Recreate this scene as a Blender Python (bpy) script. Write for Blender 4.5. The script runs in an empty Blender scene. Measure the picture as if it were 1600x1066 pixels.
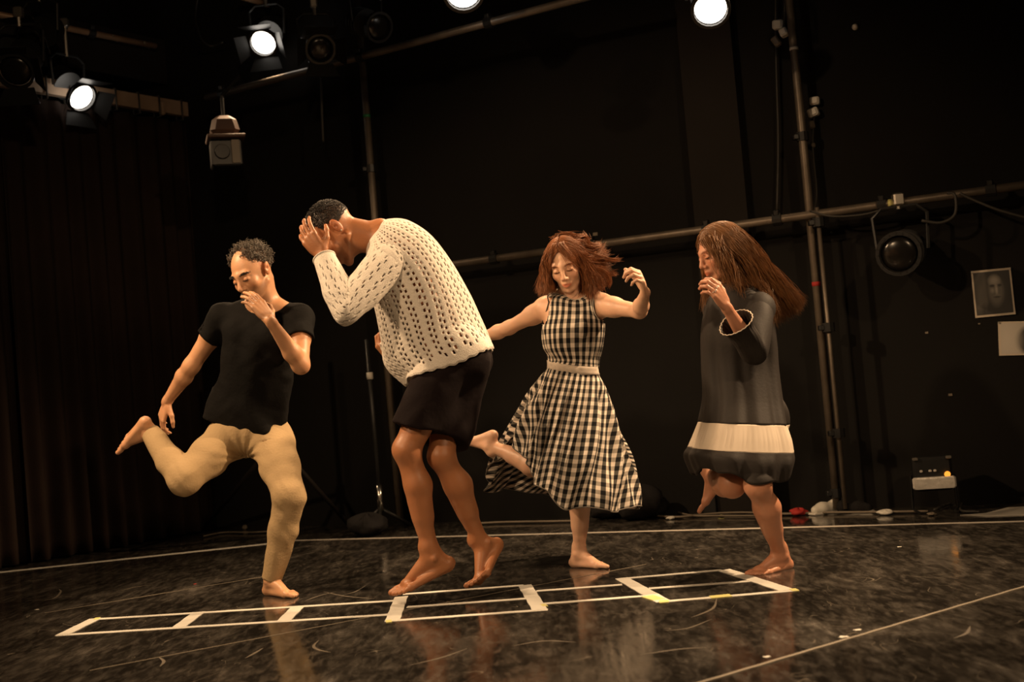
import bpy, math, random
import numpy as np
from mathutils import Vector, Matrix

random.seed(7)
rng = np.random.RandomState(11)
SC = bpy.context.scene
COL = SC.collection

# ------------------------------------------------------------------ camera
F_PX, CAM_H = 1900.0, 0.86
PITCH, ROLL = math.atan(72 / 1900.0), math.atan(0.085)
CAM = np.array([0.0, 0.0, CAM_H])
FW = np.array([0, math.cos(PITCH), math.sin(PITCH)])
UP0 = np.array([0, -math.sin(PITCH), math.cos(PITCH)])
R0 = np.array([1.0, 0, 0])
RT = math.cos(ROLL) * R0 - math.sin(ROLL) * UP0
UP = math.sin(ROLL) * R0 + math.cos(ROLL) * UP0
cam = bpy.data.objects.new('camera', bpy.data.cameras.new('camera'))
COL.objects.link(cam)
cam.matrix_world = Matrix(((RT[0], UP[0], -FW[0], 0), (RT[1], UP[1], -FW[1], 0), (RT[2], UP[2], -FW[2], CAM_H), (0, 0, 0, 1)))
cam.data.sensor_width = 36
cam.data.lens = 36 * F_PX / 1600
cam.data.dof.use_dof = True
cam.data.dof.focus_distance = 5.5
cam.data.dof.aperture_fstop = 2.4
SC.camera = cam

# ------------------------------------------------------------------ world, light, exposure
SC.view_settings.view_transform = 'Standard'
SC.view_settings.look = 'None'
SC.view_settings.exposure = 0.0
SC.view_settings.gamma = 1.0
SC.view_settings.use_curve_mapping = False
world = bpy.data.worlds.new('world')
SC.world = world
world.use_nodes = True
world.node_tree.nodes['Background'].inputs[0].default_value = (1.0, 0.7, 0.45, 1)
world.node_tree.nodes['Background'].inputs[1].default_value = 0.012

WARM = (1.0, 0.66, 0.37)
def spot(name, loc, target, power, angle=50, size=0.12, color=WARM, blend=0.5):
    l = bpy.data.lights.new(name, 'SPOT')
    l.energy = power; l.color = color; l.spot_size = math.radians(angle); l.spot_blend = blend
    l.shadow_soft_size = size
    o = bpy.data.objects.new(name, l); COL.objects.link(o)
    o.location = loc
    o.rotation_euler = (Vector(target) - Vector(loc)).to_track_quat('-Z', 'Y').to_euler()
    return o
# front-of-house lamps behind and beside the camera
spot('stage_light', (-3.2, 1.2, 3.6), (-0.4, 5.5, 0.9), 470, 52, 0.10)
spot('stage_light', (2.6, 0.6, 3.7), (0.3, 5.4, 0.8), 340, 52, 0.10)
# side lamps high over the dancers, right and left
spot('stage_light', (3.4, 5.6, 3.5), (0.0, 5.3, 0.8), 1150, 60, 0.07)
spot('stage_light', (-3.3, 4.8, 3.5), (-0.8, 5.5, 0.9), 620, 60, 0.08)
spot('stage_light', (1.5, 6.9, 3.6), (0.4, 4.4, 0.3), 650, 80, 0.07)
# added spot, out of view, to brighten the upper left rig and curtain
spot('stage_light', (-0.6, 2.4, 3.3), (-2.7, 8.6, 3.2), 90, 34, 0.1)

# ------------------------------------------------------------------ points from sight lines
def ray(x, y):
    return FW + (x - 800) / F_PX * RT - (y - 533) / F_PX * UP
def at(x, y, Y):
    v = ray(x, y); return CAM + v * (Y / v[1])
def hitz(x, y, z):
    v = ray(x, y); return CAM + v * ((z - CAM_H) / v[2])
def floor(x, y, z=0.0): return hitz(x, y, z)
def hit(x, y, p, n):
    v = ray(x, y); return CAM + v * (np.dot(p - CAM, n) / np.dot(v, n))
def solve(par, x, y, L, s):
    """joint on a sight line, one bone length L from its parent (s: +1 farther, -1 nearer)"""
    v = ray(x, y); v = v / np.linalg.norm(v); w = CAM - par
    b = np.dot(v, w); c = np.dot(w, w) - L * L; D = b * b - c
    if D < 0:
        print('short bone', x, y, L, 'needs', round(float(np.linalg.norm(w - b * v)), 3)); D = 0
    return CAM + v * (-b + s * math.sqrt(D))
def unit(v):
    v = np.asarray(v, float); return v / max(np.linalg.norm(v), 1e-9)
def A(*v): return np.array(v, float)

# ------------------------------------------------------------------ objects
def props(o, label=None, cat=None, group=None, kind=None):
    if label: o['label'] = label
    if cat: o['category'] = cat
    if group: o['group'] = group
    if kind: o['kind'] = kind
    return o
def empty(name, loc, label, cat, group=None):
    o = bpy.data.objects.new(name, None); COL.objects.link(o)
    o.location = Vector(loc); o.empty_display_size = 0.1
    props(o, label, cat, group); return o
def mesh_obj(name, V, Fq, mat, parent=None, smooth=True, uv=None, col=None):
    """V (n,3); Fq: list of faces or int array (m,4)/(m,3); world coordinates, re-based to the parent"""
    V = np.asarray(V, dtype=np.float64)
    off = np.array(parent_loc(parent)) if parent is not None else np.zeros(3)
    V = V - off
    me = bpy.data.meshes.new(name)
    if isinstance(Fq, np.ndarray):
        m, k = Fq.shape
        me.vertices.add(len(V)); me.vertices.foreach_set('co', V.astype(np.float32).ravel())
        me.loops.add(m * k); me.loops.foreach_set('vertex_index', Fq.astype(np.int32).ravel())
        me.polygons.add(m)
        me.polygons.foreach_set('loop_start', (np.arange(m) * k).astype(np.int32))
        me.update(calc_edges=True); me.validate()
    else:
        me.from_pydata([tuple(v) for v in V], [], Fq)
    me.polygons.foreach_set('use_smooth', np.full(len(me.polygons), smooth))
    if uv is not None:
        l = me.uv_layers.new(name='UVMap'); l.data.foreach_set('uv', np.asarray(uv, np.float32).ravel())
    if col is not None:
        a = me.color_attributes.new('tint', 'FLOAT_COLOR', 'POINT')
        a.data.foreach_set('color', np.asarray(col, np.float32).ravel())
    me.update()
    o = bpy.data.objects.new(name, me); COL.objects.link(o)
    if isinstance(mat, (list, tuple)):
        for m_ in mat: me.materials.append(m_)
    elif mat: me.materials.append(mat)
    if parent is not None: o.parent = parent
    return o
def parent_loc(p):
    t = Vector((0, 0, 0))
    while p is not None:
        t = t + p.location; p = p.parent
    return t

class MB:
    """collects boxes, tubes and discs into one mesh"""
    def __init__(s): s.v = []; s.f = []
    def add(s, V, Fs):
        n = len(s.v); s.v += [tuple(map(float, v)) for v in V]; s.f += [tuple(i + n for i in f) for f in Fs]; return s
    def box(s, c, size, X=(1, 0, 0), Y=(0, 1, 0), Z=(0, 0, 1), bev=0.0, taper=1.0):
        c = A(*c); X, Y, Z = unit(X), unit(Y), unit(Z); a, b, h = [q / 2 for q in size]
        b_ = min(bev, a * .9, b * .9, h * .9) if bev else 0
        pts = []
        if not b_:
            for z, t in ((-h, 1), (h, taper)):
                for x, y in ((-a, -b), (a, -b), (a, b), (-a, b)): pts.append(c + X * x * t + Y * y * t + Z * z)
            return s.add(pts, [(0, 3, 2, 1), (4, 5, 6, 7), (0, 1, 5, 4), (1, 2, 6, 5), (2, 3, 7, 6), (3, 0, 4, 7)])
        lv = [(-h, b_), (-h + b_, 0), (h - b_, 0), (h, b_)]
        for z, ins in lv:
            t = 1 + (taper - 1) * (z + h) / (2 * h)
            aa, bb = a * t, b * t
            e = b_
            ring = [(-aa + e, -bb), (aa - e, -bb), (aa, -bb + e), (aa, bb - e), (aa - e, bb), (-aa + e, bb), (-aa, bb - e), (-aa, -bb + e)]
            for x, y in ring:
                k = 1 - ins / max(aa, bb)
                pts.append(c + X * x * k + Y * y * k + Z * z)
        fs = [tuple(range(7, -1, -1)), tuple(range(24, 32))]
        for r in range(3):
            for i in range(8):
                j = (i + 1) % 8; fs.append((r * 8 + i, r * 8 + j, r * 8 + 8 + j, r * 8 + 8 + i))
        return s.add(pts, fs)
    def tube(s, path, r, n=8, cap=True):
        path = [A(*p) for p in path]; m = len(path)
        rs = r if hasattr(r, '__len__') else [r] * m
        t0 = unit(path[1] - path[0]); u = unit(np.cross(t0, A(0, 0, 1) if abs(t0[2]) < .9 else A(1, 0, 0)))
        pts = []
        for i, p in enumerate(path):
            t = unit(path[min(i + 1, m - 1)] - path[max(i - 1, 0)]); u = unit(u - t * np.dot(u, t)); w = np.cross(t, u)
            for k in range(n):
                a = 2 * math.pi * k / n; pts.append(p + rs[i] * (math.cos(a) * u + math.sin(a) * w))
        fs = [(i * n + k, i * n + (k + 1) % n, (i + 1) * n + (k + 1) % n, (i + 1) * n + k) for i in range(m - 1) for k in range(n)]
        if cap: fs += [tuple(range(n - 1, -1, -1)), tuple((m - 1) * n + k for k in range(n))]
        return s.add(pts, fs)
    def build(s, name, mat, parent=None, smooth=False):
        return mesh_obj(name, s.v, s.f, mat, parent, smooth)
def catmull(P, n):
    P = np.asarray(P, float); Q = np.vstack([2 * P[0] - P[1], P, 2 * P[-1] - P[-2]]); out = []
    m = len(P) - 1
    for t in np.linspace(0, m, n):
        i = min(int(t), m - 1); f = t - i; a, b, c, d = Q[i], Q[i + 1], Q[i + 2], Q[i + 3]
        out.append(.5 * ((2 * b) + (c - a) * f + (2 * a - 5 * b + 4 * c - d) * f * f + (3 * b - a - 3 * c + d) * f ** 3))
    return np.array(out)

# ------------------------------------------------------------------ materials
def mat(name, color, rough=.6, metal=0., spec=.5, noise=0., nscale=8., bump=0., bscale=40., emit=None, estr=0., sss=0., coat=0., sheen=0.):
    m = bpy.data.materials.new(name); m.use_nodes = True; N = m.node_tree.nodes; L = m.node_tree.links
    b = N['Principled BSDF']
    b.inputs['Base Color'].default_value = (*color, 1); b.inputs['Roughness'].default_value = rough
    b.inputs['Metallic'].default_value = metal; b.inputs['Specular IOR Level'].default_value = spec
    if coat: b.inputs['Coat Weight'].default_value = coat
    if sheen: b.inputs['Sheen Weight'].default_value = sheen
    if emit: b.inputs['Emission Color'].default_value = (*emit, 1); b.inputs['Emission Strength'].default_value = estr
    if sss:
        b.inputs['Subsurface Weight'].default_value = sss; b.inputs['Subsurface Radius'].default_value = (.02, .007, .003); b.inputs['Subsurface Scale'].default_value = .6
    tc = N.new('ShaderNodeTexCoord')
    if noise:
        n = N.new('ShaderNodeTexNoise'); n.inputs['Scale'].default_value = nscale; n.inputs['Detail'].default_value = 6
        L.new(tc.outputs['Object'], n.inputs['Vector'])
        mx = N.new('ShaderNodeMix'); mx.data_type = 'RGBA'
        mx.inputs[6].default_value = (*[c * (1 - noise) for c in color], 1); mx.inputs[7].default_value = (*[min(1, c * (1 + noise)) for c in color], 1)
        L.new(n.outputs['Fac'], mx.inputs[0]); L.new(mx.outputs[2], b.inputs['Base Color'])
    if bump:
        n = N.new('ShaderNodeTexNoise'); n.inputs['Scale'].default_value = bscale; n.inputs['Detail'].default_value = 4
        L.new(tc.outputs['Object'], n.inputs['Vector'])
        bp = N.new('ShaderNodeBump'); bp.inputs['Strength'].default_value = bump; bp.inputs['Distance'].default_value = .01
        L.new(n.outputs['Fac'], bp.inputs['Height']); L.new(bp.outputs['Normal'], b.inputs['Normal'])
    return m
def skin_mat(name, color, rough=.45):
    """skin colour times the mesh's own tint (lips, brows, stubble)"""
    m = mat(name, color, rough, sss=.12, bump=.08, bscale=120.); N = m.node_tree.nodes; L = m.node_tree.links
    b = N['Principled BSDF']
    a = N.new('ShaderNodeAttribute'); a.attribute_name = 'tint'
    n = N.new('ShaderNodeTexNoise'); n.inputs['Scale'].default_value = 14; n.inputs['Detail'].default_value = 3
    tc = N.new('ShaderNodeTexCoord'); L.new(tc.outputs['Object'], n.inputs['Vector'])
    mr = N.new('ShaderNodeMapRange'); mr.inputs['To Min'].default_value = .86; mr.inputs['To Max'].default_value = 1.12
    L.new(n.outputs['Fac'], mr.inputs['Value'])
    mx = N.new('ShaderNodeMix'); mx.data_type = 'RGBA'; mx.blend_type = 'MULTIPLY'; mx.inputs[0].default_value = 1
    mx.inputs[6].default_value = (*color, 1); L.new(a.outputs['Color'], mx.inputs[7])
    m2 = N.new('ShaderNodeVectorMath'); m2.operation = 'SCALE'
    L.new(mx.outputs[2], m2.inputs[0]); L.new(mr.outputs['Result'], m2.inputs['Scale']); L.new(m2.outputs[0], b.inputs['Base Color'])
    return m
M = {}
M['black_paint'] = mat('black_paint', (.0052, .0045, .0038), .85, spec=.2, noise=.3, nscale=3, bump=.1, bscale=25)
M['black_metal'] = mat('black_metal', (.012, .012, .012), .42, spec=.4, noise=.3, nscale=20)
M['grey_pipe'] = mat('grey_pipe', (.16, .13, .10), .45, metal=.55, noise=.5, nscale=9, bump=.15, bscale=30)
M['spill_lit_pipe'] = mat('spill_lit_pipe', (.34, .22, .14), .45, metal=.3, noise=.4, nscale=9)  # lamp spill painted in: a brighter, warmer copy of the grey pipe colour
M['hood'] = mat('rusty_hood', (.085, .045, .03), .6, noise=.3)
M['dull_white'] = mat('dull_white', (.22, .19, .15), .6, noise=.2)
M['steel'] = mat('steel', (.5, .46, .4), .3, metal=.9, noise=.2)
M['foil'] = mat('foil', (.75, .72, .66), .38, metal=.4, noise=.25, nscale=30, bump=.5, bscale=30)
M['curtain'] = mat('curtain_fabric', (.020, .013, .0105), .95, spec=.1, noise=.3, nscale=4, bump=.2, bscale=120)
M['wood'] = mat('batten_wood', (.26, .18, .12), .7, noise=.35, nscale=12)
M['tape'] = mat('white_tape', (.62, .60, .54), .5, noise=.18, nscale=16)
M['yellow_tape'] = mat('yellow_tape', (.62, .58, .22), .5, noise=.2)
M['cable'] = mat('cable_rubber', (.03, .027, .022), .6)
M['pale_cable'] = mat('pale_cable', (.16, .13, .095), .6)
M['white_plastic'] = mat('white_plastic', (.6, .57, .5), .5, noise=.15)
M['red_cloth'] = mat('red_cloth', (.35, .02, .015), .8)
M['green_tape'] = mat('green_tape', (.02, .18, .06), .5)
M['black_cloth'] = mat('black_cloth', (.012, .011, .011), .95, spec=.15, bump=.5, bscale=30)
M['silver'] = mat('silver', (.85, .82, .76), .2, metal=1.)
M['lamp_on'] = mat('lamp_on', (1, .9, .75), .3, emit=(1, .9, .78), estr=5)
M['glass_dark'] = mat('lens_glass', (.008, .007, .006), .22, spec=.35)
M['ember'] = mat('amber_gel', (.9, .3, .03), .4, emit=(1, .35, .04), estr=1.2)

# ------------------------------------------------------------------ signed-distance bodies
class Field:
    def __init__(s): s.p = []; s.cuts = []; s.post = None
    def rc(s, a, b, ra, rb, k=.02, sub=False, flat=None):
        s.p.append(('rc', np.asarray(a, float), np.asarray(b, float), ra, rb, k, sub, flat)); return s
    def sp(s, c, r, k=.02, sub=False): return s.el(c, (r, r, r), np.eye(3), k, sub)
    def el(s, c, rad, Mx, k=.02, sub=False):
        s.p.append(('el', np.asarray(c, float), np.asarray(rad, float), Mx, None, k, sub, None)); return s
    def cut(s, p, n): s.cuts.append((np.asarray(p, float), unit(n))); return s
    @staticmethod
    def d(q, P):
        if q[0] == 'rc':
            _, a, b, ra, rb, k, sub, flat = q
            p = P - a; ba = b - a
            if flat is not None:
                n, sc = flat; p = p + (p @ n)[..., None] * n * (sc - 1); ba = ba + np.dot(ba, n) * n * (sc - 1)
            L = max(np.dot(ba, ba), 1e-9); h = np.clip((p @ ba) / L, 0, 1)
            e = p - h[..., None] * ba
            dd = np.sqrt((e * e).sum(-1)) - (ra + (rb - ra) * h)
            return dd / (flat[1] ** .5 if flat is not None else 1)
        _, c, rad, Mx, _, k, sub, _ = q
        w = ((P - c) @ Mx) / rad
        k0 = np.sqrt((w * w).sum(-1)); w2 = w / rad; k1 = np.sqrt((w2 * w2).sum(-1)) + 1e-9
        return k0 * (k0 - 1) / k1
    @staticmethod
    def comb(D, d, k, sub):
        if sub:
            h = np.clip(.5 - .5 * (D + d) / k, 0, 1); return D + (-d - D) * h + k * h * (1 - h)
        h = np.clip(.5 + .5 * (D - d) / k, 0, 1); return D + (d - D) * h - k * h * (1 - h)
    def bbox(s, q):
        if q[0] == 'rc': m = max(q[3], q[4]); return np.minimum(q[1], q[2]) - m, np.maximum(q[1], q[2]) + m
        e = np.abs(q[3]) @ q[2]; return q[1] - e, q[1] + e
    def eval(s, P):
        D = np.full(P.shape[:-1], .3)
        for q in s.p: D = s.comb(D, s.d(q, P), q[5], q[6])
        for c, n in s.cuts: D = np.maximum(D, (P - c) @ n)
        return D
    def grid(s, h):
        bb = [s.bbox(q) for q in s.p if not q[6]]
        lo = np.min([b[0] for b in bb], 0) - 4 * h; hi = np.max([b[1] for b in bb], 0) + 4 * h
        n = np.ceil((hi - lo) / h).astype(int) + 1
        ax = [lo[i] + h * np.arange(n[i]) for i in range(3)]
        D = np.full(n, .3, np.float32)
        for q in s.p:
            l, u = s.bbox(q); pad = q[5] + .02
            i0 = np.maximum(((l - pad - lo) / h).astype(int), 0); i1 = np.minimum(((u + pad - lo) / h).astype(int) + 2, n)
            if np.any(i1 <= i0): continue
            sl = tuple(slice(a, b) for a, b in zip(i0, i1))
            P = np.stack(np.meshgrid(*[ax[i][sl[i]] for i in range(3)], indexing='ij'), -1)
            D[sl] = s.comb(D[sl], s.d(q, P), q[5], q[6])
        if s.post is not None or s.cuts:
            idx = np.where(np.abs(D) < .05); P = np.stack([ax[i][idx[i]] for i in range(3)], -1)
            if s.post is not None: D[idx] += s.post(P)
        for c, nn in s.cuts:
            G = (ax[0][:, None, None] - c[0]) * nn[0] + (ax[1][None, :, None] - c[1]) * nn[1] + (ax[2][None, None, :] - c[2]) * nn[2]
            D = np.maximum(D, G.astype(np.float32))
        return D, lo
    def mesh(s, h):
        D, lo = s.grid(h)
        S = D < 0
        c = S[:-1, :-1, :-1].astype(np.int8)
        for dx in (0, 1):
            for dy in (0, 1):
                for dz in (0, 1):
                    if dx + dy + dz: c = c + S[dx:S.shape[0] - 1 + dx, dy:S.shape[1] - 1 + dy, dz:S.shape[2] - 1 + dz]
        act = (c > 0) & (c < 8); I = np.argwhere(act)
        vid = np.full(act.shape, -1, np.int32); vid[act] = np.arange(len(I))
        acc = np.zeros((len(I), 3)); cnt = np.zeros(len(I))
        cor = [(x, y, z) for x in (0, 1) for y in (0, 1) for z in (0, 1)]
        for a in cor:
            for b in cor:
                if sum(b) - sum(a) == 1 and sum(abs(p - q) for p, q in zip(a, b)) == 1:
                    da = D[I[:, 0] + a[0], I[:, 1] + a[1], I[:, 2] + a[2]]; db = D[I[:, 0] + b[0], I[:, 1] + b[1], I[:, 2] + b[2]]
                    m = (da < 0) != (db < 0); t = np.where(m, da / np.where(m, da - db, 1), 0)
                    pt = np.array(a)[None] + t[:, None] * (np.array(b) - np.array(a))[None]
                    acc += pt * m[:, None]; cnt += m
        V = lo + h * (I + acc / cnt[:, None])
        Q = []
        for ax in range(3):
            a = [slice(None)] * 3; b = [slice(None)] * 3; a[ax] = slice(0, -1); b[ax] = slice(1, None)
            Sa = S[tuple(a)]; Sb = S[tuple(b)]; E = np.argwhere(Sa != Sb)
            u, w = (ax + 1) % 3, (ax + 2) % 3
            E = E[(E[:, u] > 0) & (E[:, w] > 0) & (E[:, u] < S.shape[u] - 1) & (E[:, w] < S.shape[w] - 1)]
            du = np.zeros(3, int); du[u] = 1; dw = np.zeros(3, int); dw[w] = 1
            q = np.stack([vid[tuple((E - du - dw).T)], vid[tuple((E - dw).T)], vid[tuple(E.T)], vid[tuple((E - du).T)]], 1)
            fl = ~Sa[tuple(E.T)]; q[fl] = q[fl][:, ::-1]; Q.append(q)
        Q = np.vstack(Q); Q = Q[(Q >= 0).all(1)]
        return V, Q
def frame(fwd, up):
    """columns: right, forward, up (of the person)"""
    f = unit(fwd); r = unit(np.cross(f, up)); u = np.cross(r, f); return np.stack([r, f, u], 1)

def head(F, c, Mx, s=1., fem=False, neck=None, mouth=0.):
    L = lambda x, y, z: c + s * (Mx @ A(x, y, z))
    E = lambda p, r, k, sub=False: F.el(L(*p), np.array(r) * s, Mx, k, sub)
    w = .94 if fem else 1.
    E((0, -.018, .034), (.074 * w, .094, .082), .02)
    E((0, .026, -.022), (.058 * w, .062, .086), .03)
    E((0, .042, -.066), (.042 * w, .04, .036), .02)
    F.sp(L(0, .074, -.097), .0155 * s if fem else .018 * s, .018)
    for q in (-1, 1):
        F.rc(L(q * .053 * w, -.004, -.050), L(q * .022, .064, -.094), .0135 * s, .0125 * s, .015)
        F.sp(L(q * .041 * w, .058, -.026), .02 * s, .022)
        F.rc(L(0, .078, .022), L(q * .036, .070, .024), .0125 * s, .010 * s, .014)
        F.sp(L(q * .031, .099, .001), .0155 * s, .012, True)
        E((q * .031, .0745, .0), (.0155, .0125, .0115), .004)
        F.sp(L(q * .0115, .093, -.036), .0078 * s, .006)
    F.rc(L(0, .084, .014), L(0, .107, -.029), .0075 * s, (.0088 if fem else .0112) * s, .014)
    F.sp(L(0, .080, -.062), .021 * s, .012)
    for q in (-1, 1):
        F.rc(L(0, .0945, -.0600 + mouth), L(q * .017, .0865, -.0640), .0042 * s, .0026 * s, .006)
        F.rc(L(0, .0930, -.0715 - mouth), L(q * .014, .0865, -.0680), .0047 * s, .0028 * s, .006)
    F.rc(L(-.017, .103, -.0660), L(.017, .103, -.0660), .0045 * s + mouth, .0045 * s + mouth, .003, True)
    for q in (-1, 1):
        R2 = Mx @ np.array([[.94, 0, q * .3], [q * -.15, .98, -.15], [-.25 * q, .15, .95]])
        R2 = np.linalg.qr(R2)[0]
        F.el(L(q * .078 * w, -.014, -.002), A(.0075, .018, .031) * s, R2, .006)
        F.sp(L(q * .088 * w, -.008, -.001), .0085 * s, .005, True)
    if neck is not None:
        F.rc(L(0, -.034, -.045), neck, (.045 if fem else .051) * s, (.053 if fem else .064) * s, .022)
        F.rc(L(0, .01, -.085), neck, .028 * s, .03 * s, .03)

def hand(F, w, d, n, side, curl=.4, spread=.06, s=1., thumb=.5, curls=None):
    """w wrist, d to the knuckles, n out of the palm, side 'L' or 'R'"""
    d = unit(d); n = unit(n - d * np.dot(n, d)); t = np.cross(n, d) if side == 'L' else np.cross(d, n)
    P = lambda a, b, c: w + s * (a * d + b * t + c * n)
    kn = [(.088, .029), (.092, .0095), (.087, -.010), (.079, -.028)]
    F.el(P(.048, 0, .001), A(.047, .036, .0135) * s, np.stack([d, t, n], 1), .012)
    fl = [(.041, .025, .019), (.045, .028, .020), (.042, .026, .019), (.032, .020, .017)]
    for i, (a, b) in enumerate(kn):
        F.rc(P(.012, .016 - .010 * i, 0), P(a, b, 0), .0125 * s, .0105 * s, .008)
        cu = curls[i] if curls else curl * (1 + .12 * i); p = P(a, b, 0)
        sp = spread * (1.5 - i); dd = unit(d + t * sp); ang = 0
        for j, l in enumerate(fl[i]):
            ang += cu * (.75, 1.1, .8)[j]
            v = math.cos(ang) * dd + math.sin(ang) * n; r0, r1 = (.0092, .0082, .0073, .0064)[j:j + 2]
            f = .86 if i == 3 else 1.
            F.rc(p, p + v * l * s, r0 * s * f, r1 * s * f, .0035); p = p + v * l * s
    p = P(.020, .022, .006)
    for j, (l, mixv, r0, r1) in enumerate([(.042, (.62, .72, .30), .0155, .0115), (.032, (.86, .45, .2 + thumb * .4), .0115, .0098), (.026, (.95, .15, .2 + thumb * .9), .0098, .0075)]):
        v = unit(mixv[0] * d + mixv[1] * t + mixv[2] * n); F.rc(p, p + v * l * s, r0 * s, r1 * s, .006 if j else .012); p = p + v * l * s

def foot(F, a, d, u, inner, s=1., toe=0.):
    """a ankle joint, d heel-to-toe, u up out of the instep, inner: the big-toe side; toe: bend of the toes upward (radians)"""
    d = unit(d); u = unit(u - d * np.dot(u, d)); w = np.cross(d, u); w = w if np.dot(w, inner) > 0 else -w
    P = lambda x, y, z: a + s * (x * d + y * w + z * u)
    F.rc(P(0, 0, .03), P(-.012, 0, -.02), .034 * s, .032 * s, .02)
    F.rc(P(-.03, 0, -.045), P(-.042, 0, -.05), .0275 * s, .025 * s, .02)
    F.rc(P(.01, .002, -.01), P(.115, .012, -.052), .033 * s, .0165 * s, .02)
    F.rc(P(-.03, 0, -.052), P(.12, .024, -.060), .022 * s, .0165 * s, .015)
    F.rc(P(-.03, -.004, -.056), P(.105, -.030, -.064), .0205 * s, .0125 * s, .015)
    F.rc(P(.125, .024, -.058), P(.11, -.030, -.063), .0175 * s, .013 * s, .012)
    F.sp(P(0, .030, -.002), .011 * s, .012); F.sp(P(-.004, -.031, -.010), .0105 * s, .012)
    ts = [(.125, .027, .055, .0125, .0115), (.128, .007, .046, .0092, .0082), (.124, -.009, .040, .0086, .0076), (.117, -.023, .034, .008, .0072), (.107, -.036, .028, .0078, .007)]
    for x, y, l, r0, r1 in ts:
        z = -.0745 + r0 + .002; q = P(x, y, z); v = math.cos(toe) * d + math.sin(toe) * u
        F.rc(q - d * .01 * s, q + v * l * .6 * s, r0 * s, r0 * s, .005); F.rc(q + v * l * .6 * s, q + (v * l - u * .003) * s, r0 * s, r1 * s, .003)

def arm(F, sh, el, wr, s=1., fem=False):
    m = (.8 if fem else 1.) * s; v = el - sh; w = wr - el
    F.rc(sh, sh + v * .35, .056 * m, .052 * m, .03)
    F.rc(sh + v * .3, el, .050 * m, .037 * m, .03)
    F.rc(el, el + w * .3, .036 * m, .040 * m, .03); F.rc(el + w * .3, wr, .040 * m, .0245 * m, .02)
    F.rc(wr, wr + unit(w) * .015, .0245 * m, .024 * m, .012)
def leg(F, hp, kn, an, back, s=1., fem=False, calf=1.):
    """back: direction the calf bulges"""
    v = kn - hp; w = an - kn; m = s * (.95 if fem else 1.)
    F.rc(hp, hp + v * .5, .092 * m, .074 * m, .04); F.rc(hp + v * .5, kn, .074 * m, .050 * m, .03)
    bk = unit(back)
    F.sp(kn - bk * .010, .043 * m, .035)
    F.rc(kn + w * .03, kn + w * .34 + bk * .012, .043 * m, .049 * m * calf, .035)
    F.rc(kn + w * .34 + bk * .012, kn + w * .62 + bk * .005, .049 * m * calf, .039 * m, .035)
    F.rc(kn + w * .5, an, .038 * m, .031 * m, .03)
    F.rc(kn + w * .1 - bk * .014, kn + w * .75 - bk * .006, .030 * m, .026 * m, .02)
def torso(F, pel, che, nb, shL, shR, hpL, hpR, fem=False, s=1., bust=1.):
    ur = unit(nb - pel); rc = unit(shR - shL); fc = unit(np.cross(ur, rc)); rp = unit(hpR - hpL); fp = unit(np.cross(ur, rp))
    Mc = np.stack([unit(rc - ur * np.dot(rc, ur)), fc, ur], 1); Mp = np.stack([unit(rp - ur * np.dot(rp, ur)), fp, ur], 1)
    wst = pel * .5 + che * .5
    if fem:
        F.el(che, A(.132, .092, .16) * s, Mc, .04); F.el(wst, A(.112, .082, .13) * s, Mp, .05)
        F.el(pel, A(.155, .105, .11) * s, Mp, .05)
        for q in (-1, 1): F.el(che + Mc @ A(q * .062, .072, -.005) * s, A(.05, .045 * bust, .052) * s, Mc, .025)
    else:
        F.el(che, A(.155, .105, .185) * s, Mc, .04); F.el(wst, A(.135, .095, .14) * s, Mp, .05)
        F.el(pel, A(.15, .11, .115) * s, Mp, .05)
        for q in (-1, 1): F.el(che + Mc @ A(q * .07, .062, .05) * s, A(.075, .045, .06) * s, Mc, .03)
    gl = (.066, -.045) if fem else (.08, -.06)
    for q in (-1, 1): F.sp(pel + Mp @ A(q * .07, gl[1], -.05) * s, gl[0] * s, .04)
    r = .043 if fem else .052
    for sh in (shL, shR):
        F.rc(nb - ur * .01, sh, r * s, r * s, .035)
        F.rc(nb + ur * .045 - fc * .02, sh * .6 + nb * .4 + ur * .01 - fc * .02, .035 * s, .03 * s, .04)
        F.rc(che + ur * .04, sh, .07 * s, r * s, .05)
    return Mc, Mp

def face_tint(V, c, Mx, s, lips=(.75, .35, .33), brow=None, stubble=None, lash=(.35, .25, .2)):
    q = ((V - c) @ Mx) / s; x, y, z = q[:, 0], q[:, 1], q[:, 2]
    C = np.ones((len(V), 4)); front = y > .055
    def mixin(w, col): 
        w = np.clip(w, 0, 1)[:, None]; C[:, :3] = C[:, :3] * (1 - w) + C[:, :3] * np.array(col) * w
    if lips is not None:
        w = np.where(front & (np.abs(x) < .022), 1 - ((x / .021) ** 2 * .8 + ((z + .066) / .0115) ** 2), 0) * 2.5; mixin(w, lips)
    ax = np.abs(x)
    mixin(np.where(front, 1 - ((ax - .031) / .017) ** 2 - ((z + .0045 + 4 * (ax - .031) ** 2) / .0035) ** 2, 0) * 2, lash)
    mixin(np.where(front, 1 - ((ax - .031) / .021) ** 2 - ((z - .003) / .014) ** 2, 0) * .5, (.8, .66, .6))
    if brow is not None:
        mixin(np.where(front, 1 - ((ax - .033) / .023) ** 2 - ((z - .024 + 9 * (ax - .03) ** 2) / .0055) ** 2, 0) * 2.5, brow)
    if stubble is not None:
        w = np.clip((-z - .035) / .02, 0, 1) * np.clip((y + .0) / .02, 0, 1) * (np.abs(z) < .14); mixin(w * .8, stubble)
    mixin(np.where((ax > .07) & (np.abs(y + .014) < .03) & (np.abs(z) < .04), .5, 0), (1., .72, .66))
    mixin(np.where(front, np.clip(1 - ((ax - .043) ** 2 + (z + .03) ** 2) / .0006, 0, 1), 0) * .5, (1., .82, .78))
    return C

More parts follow.
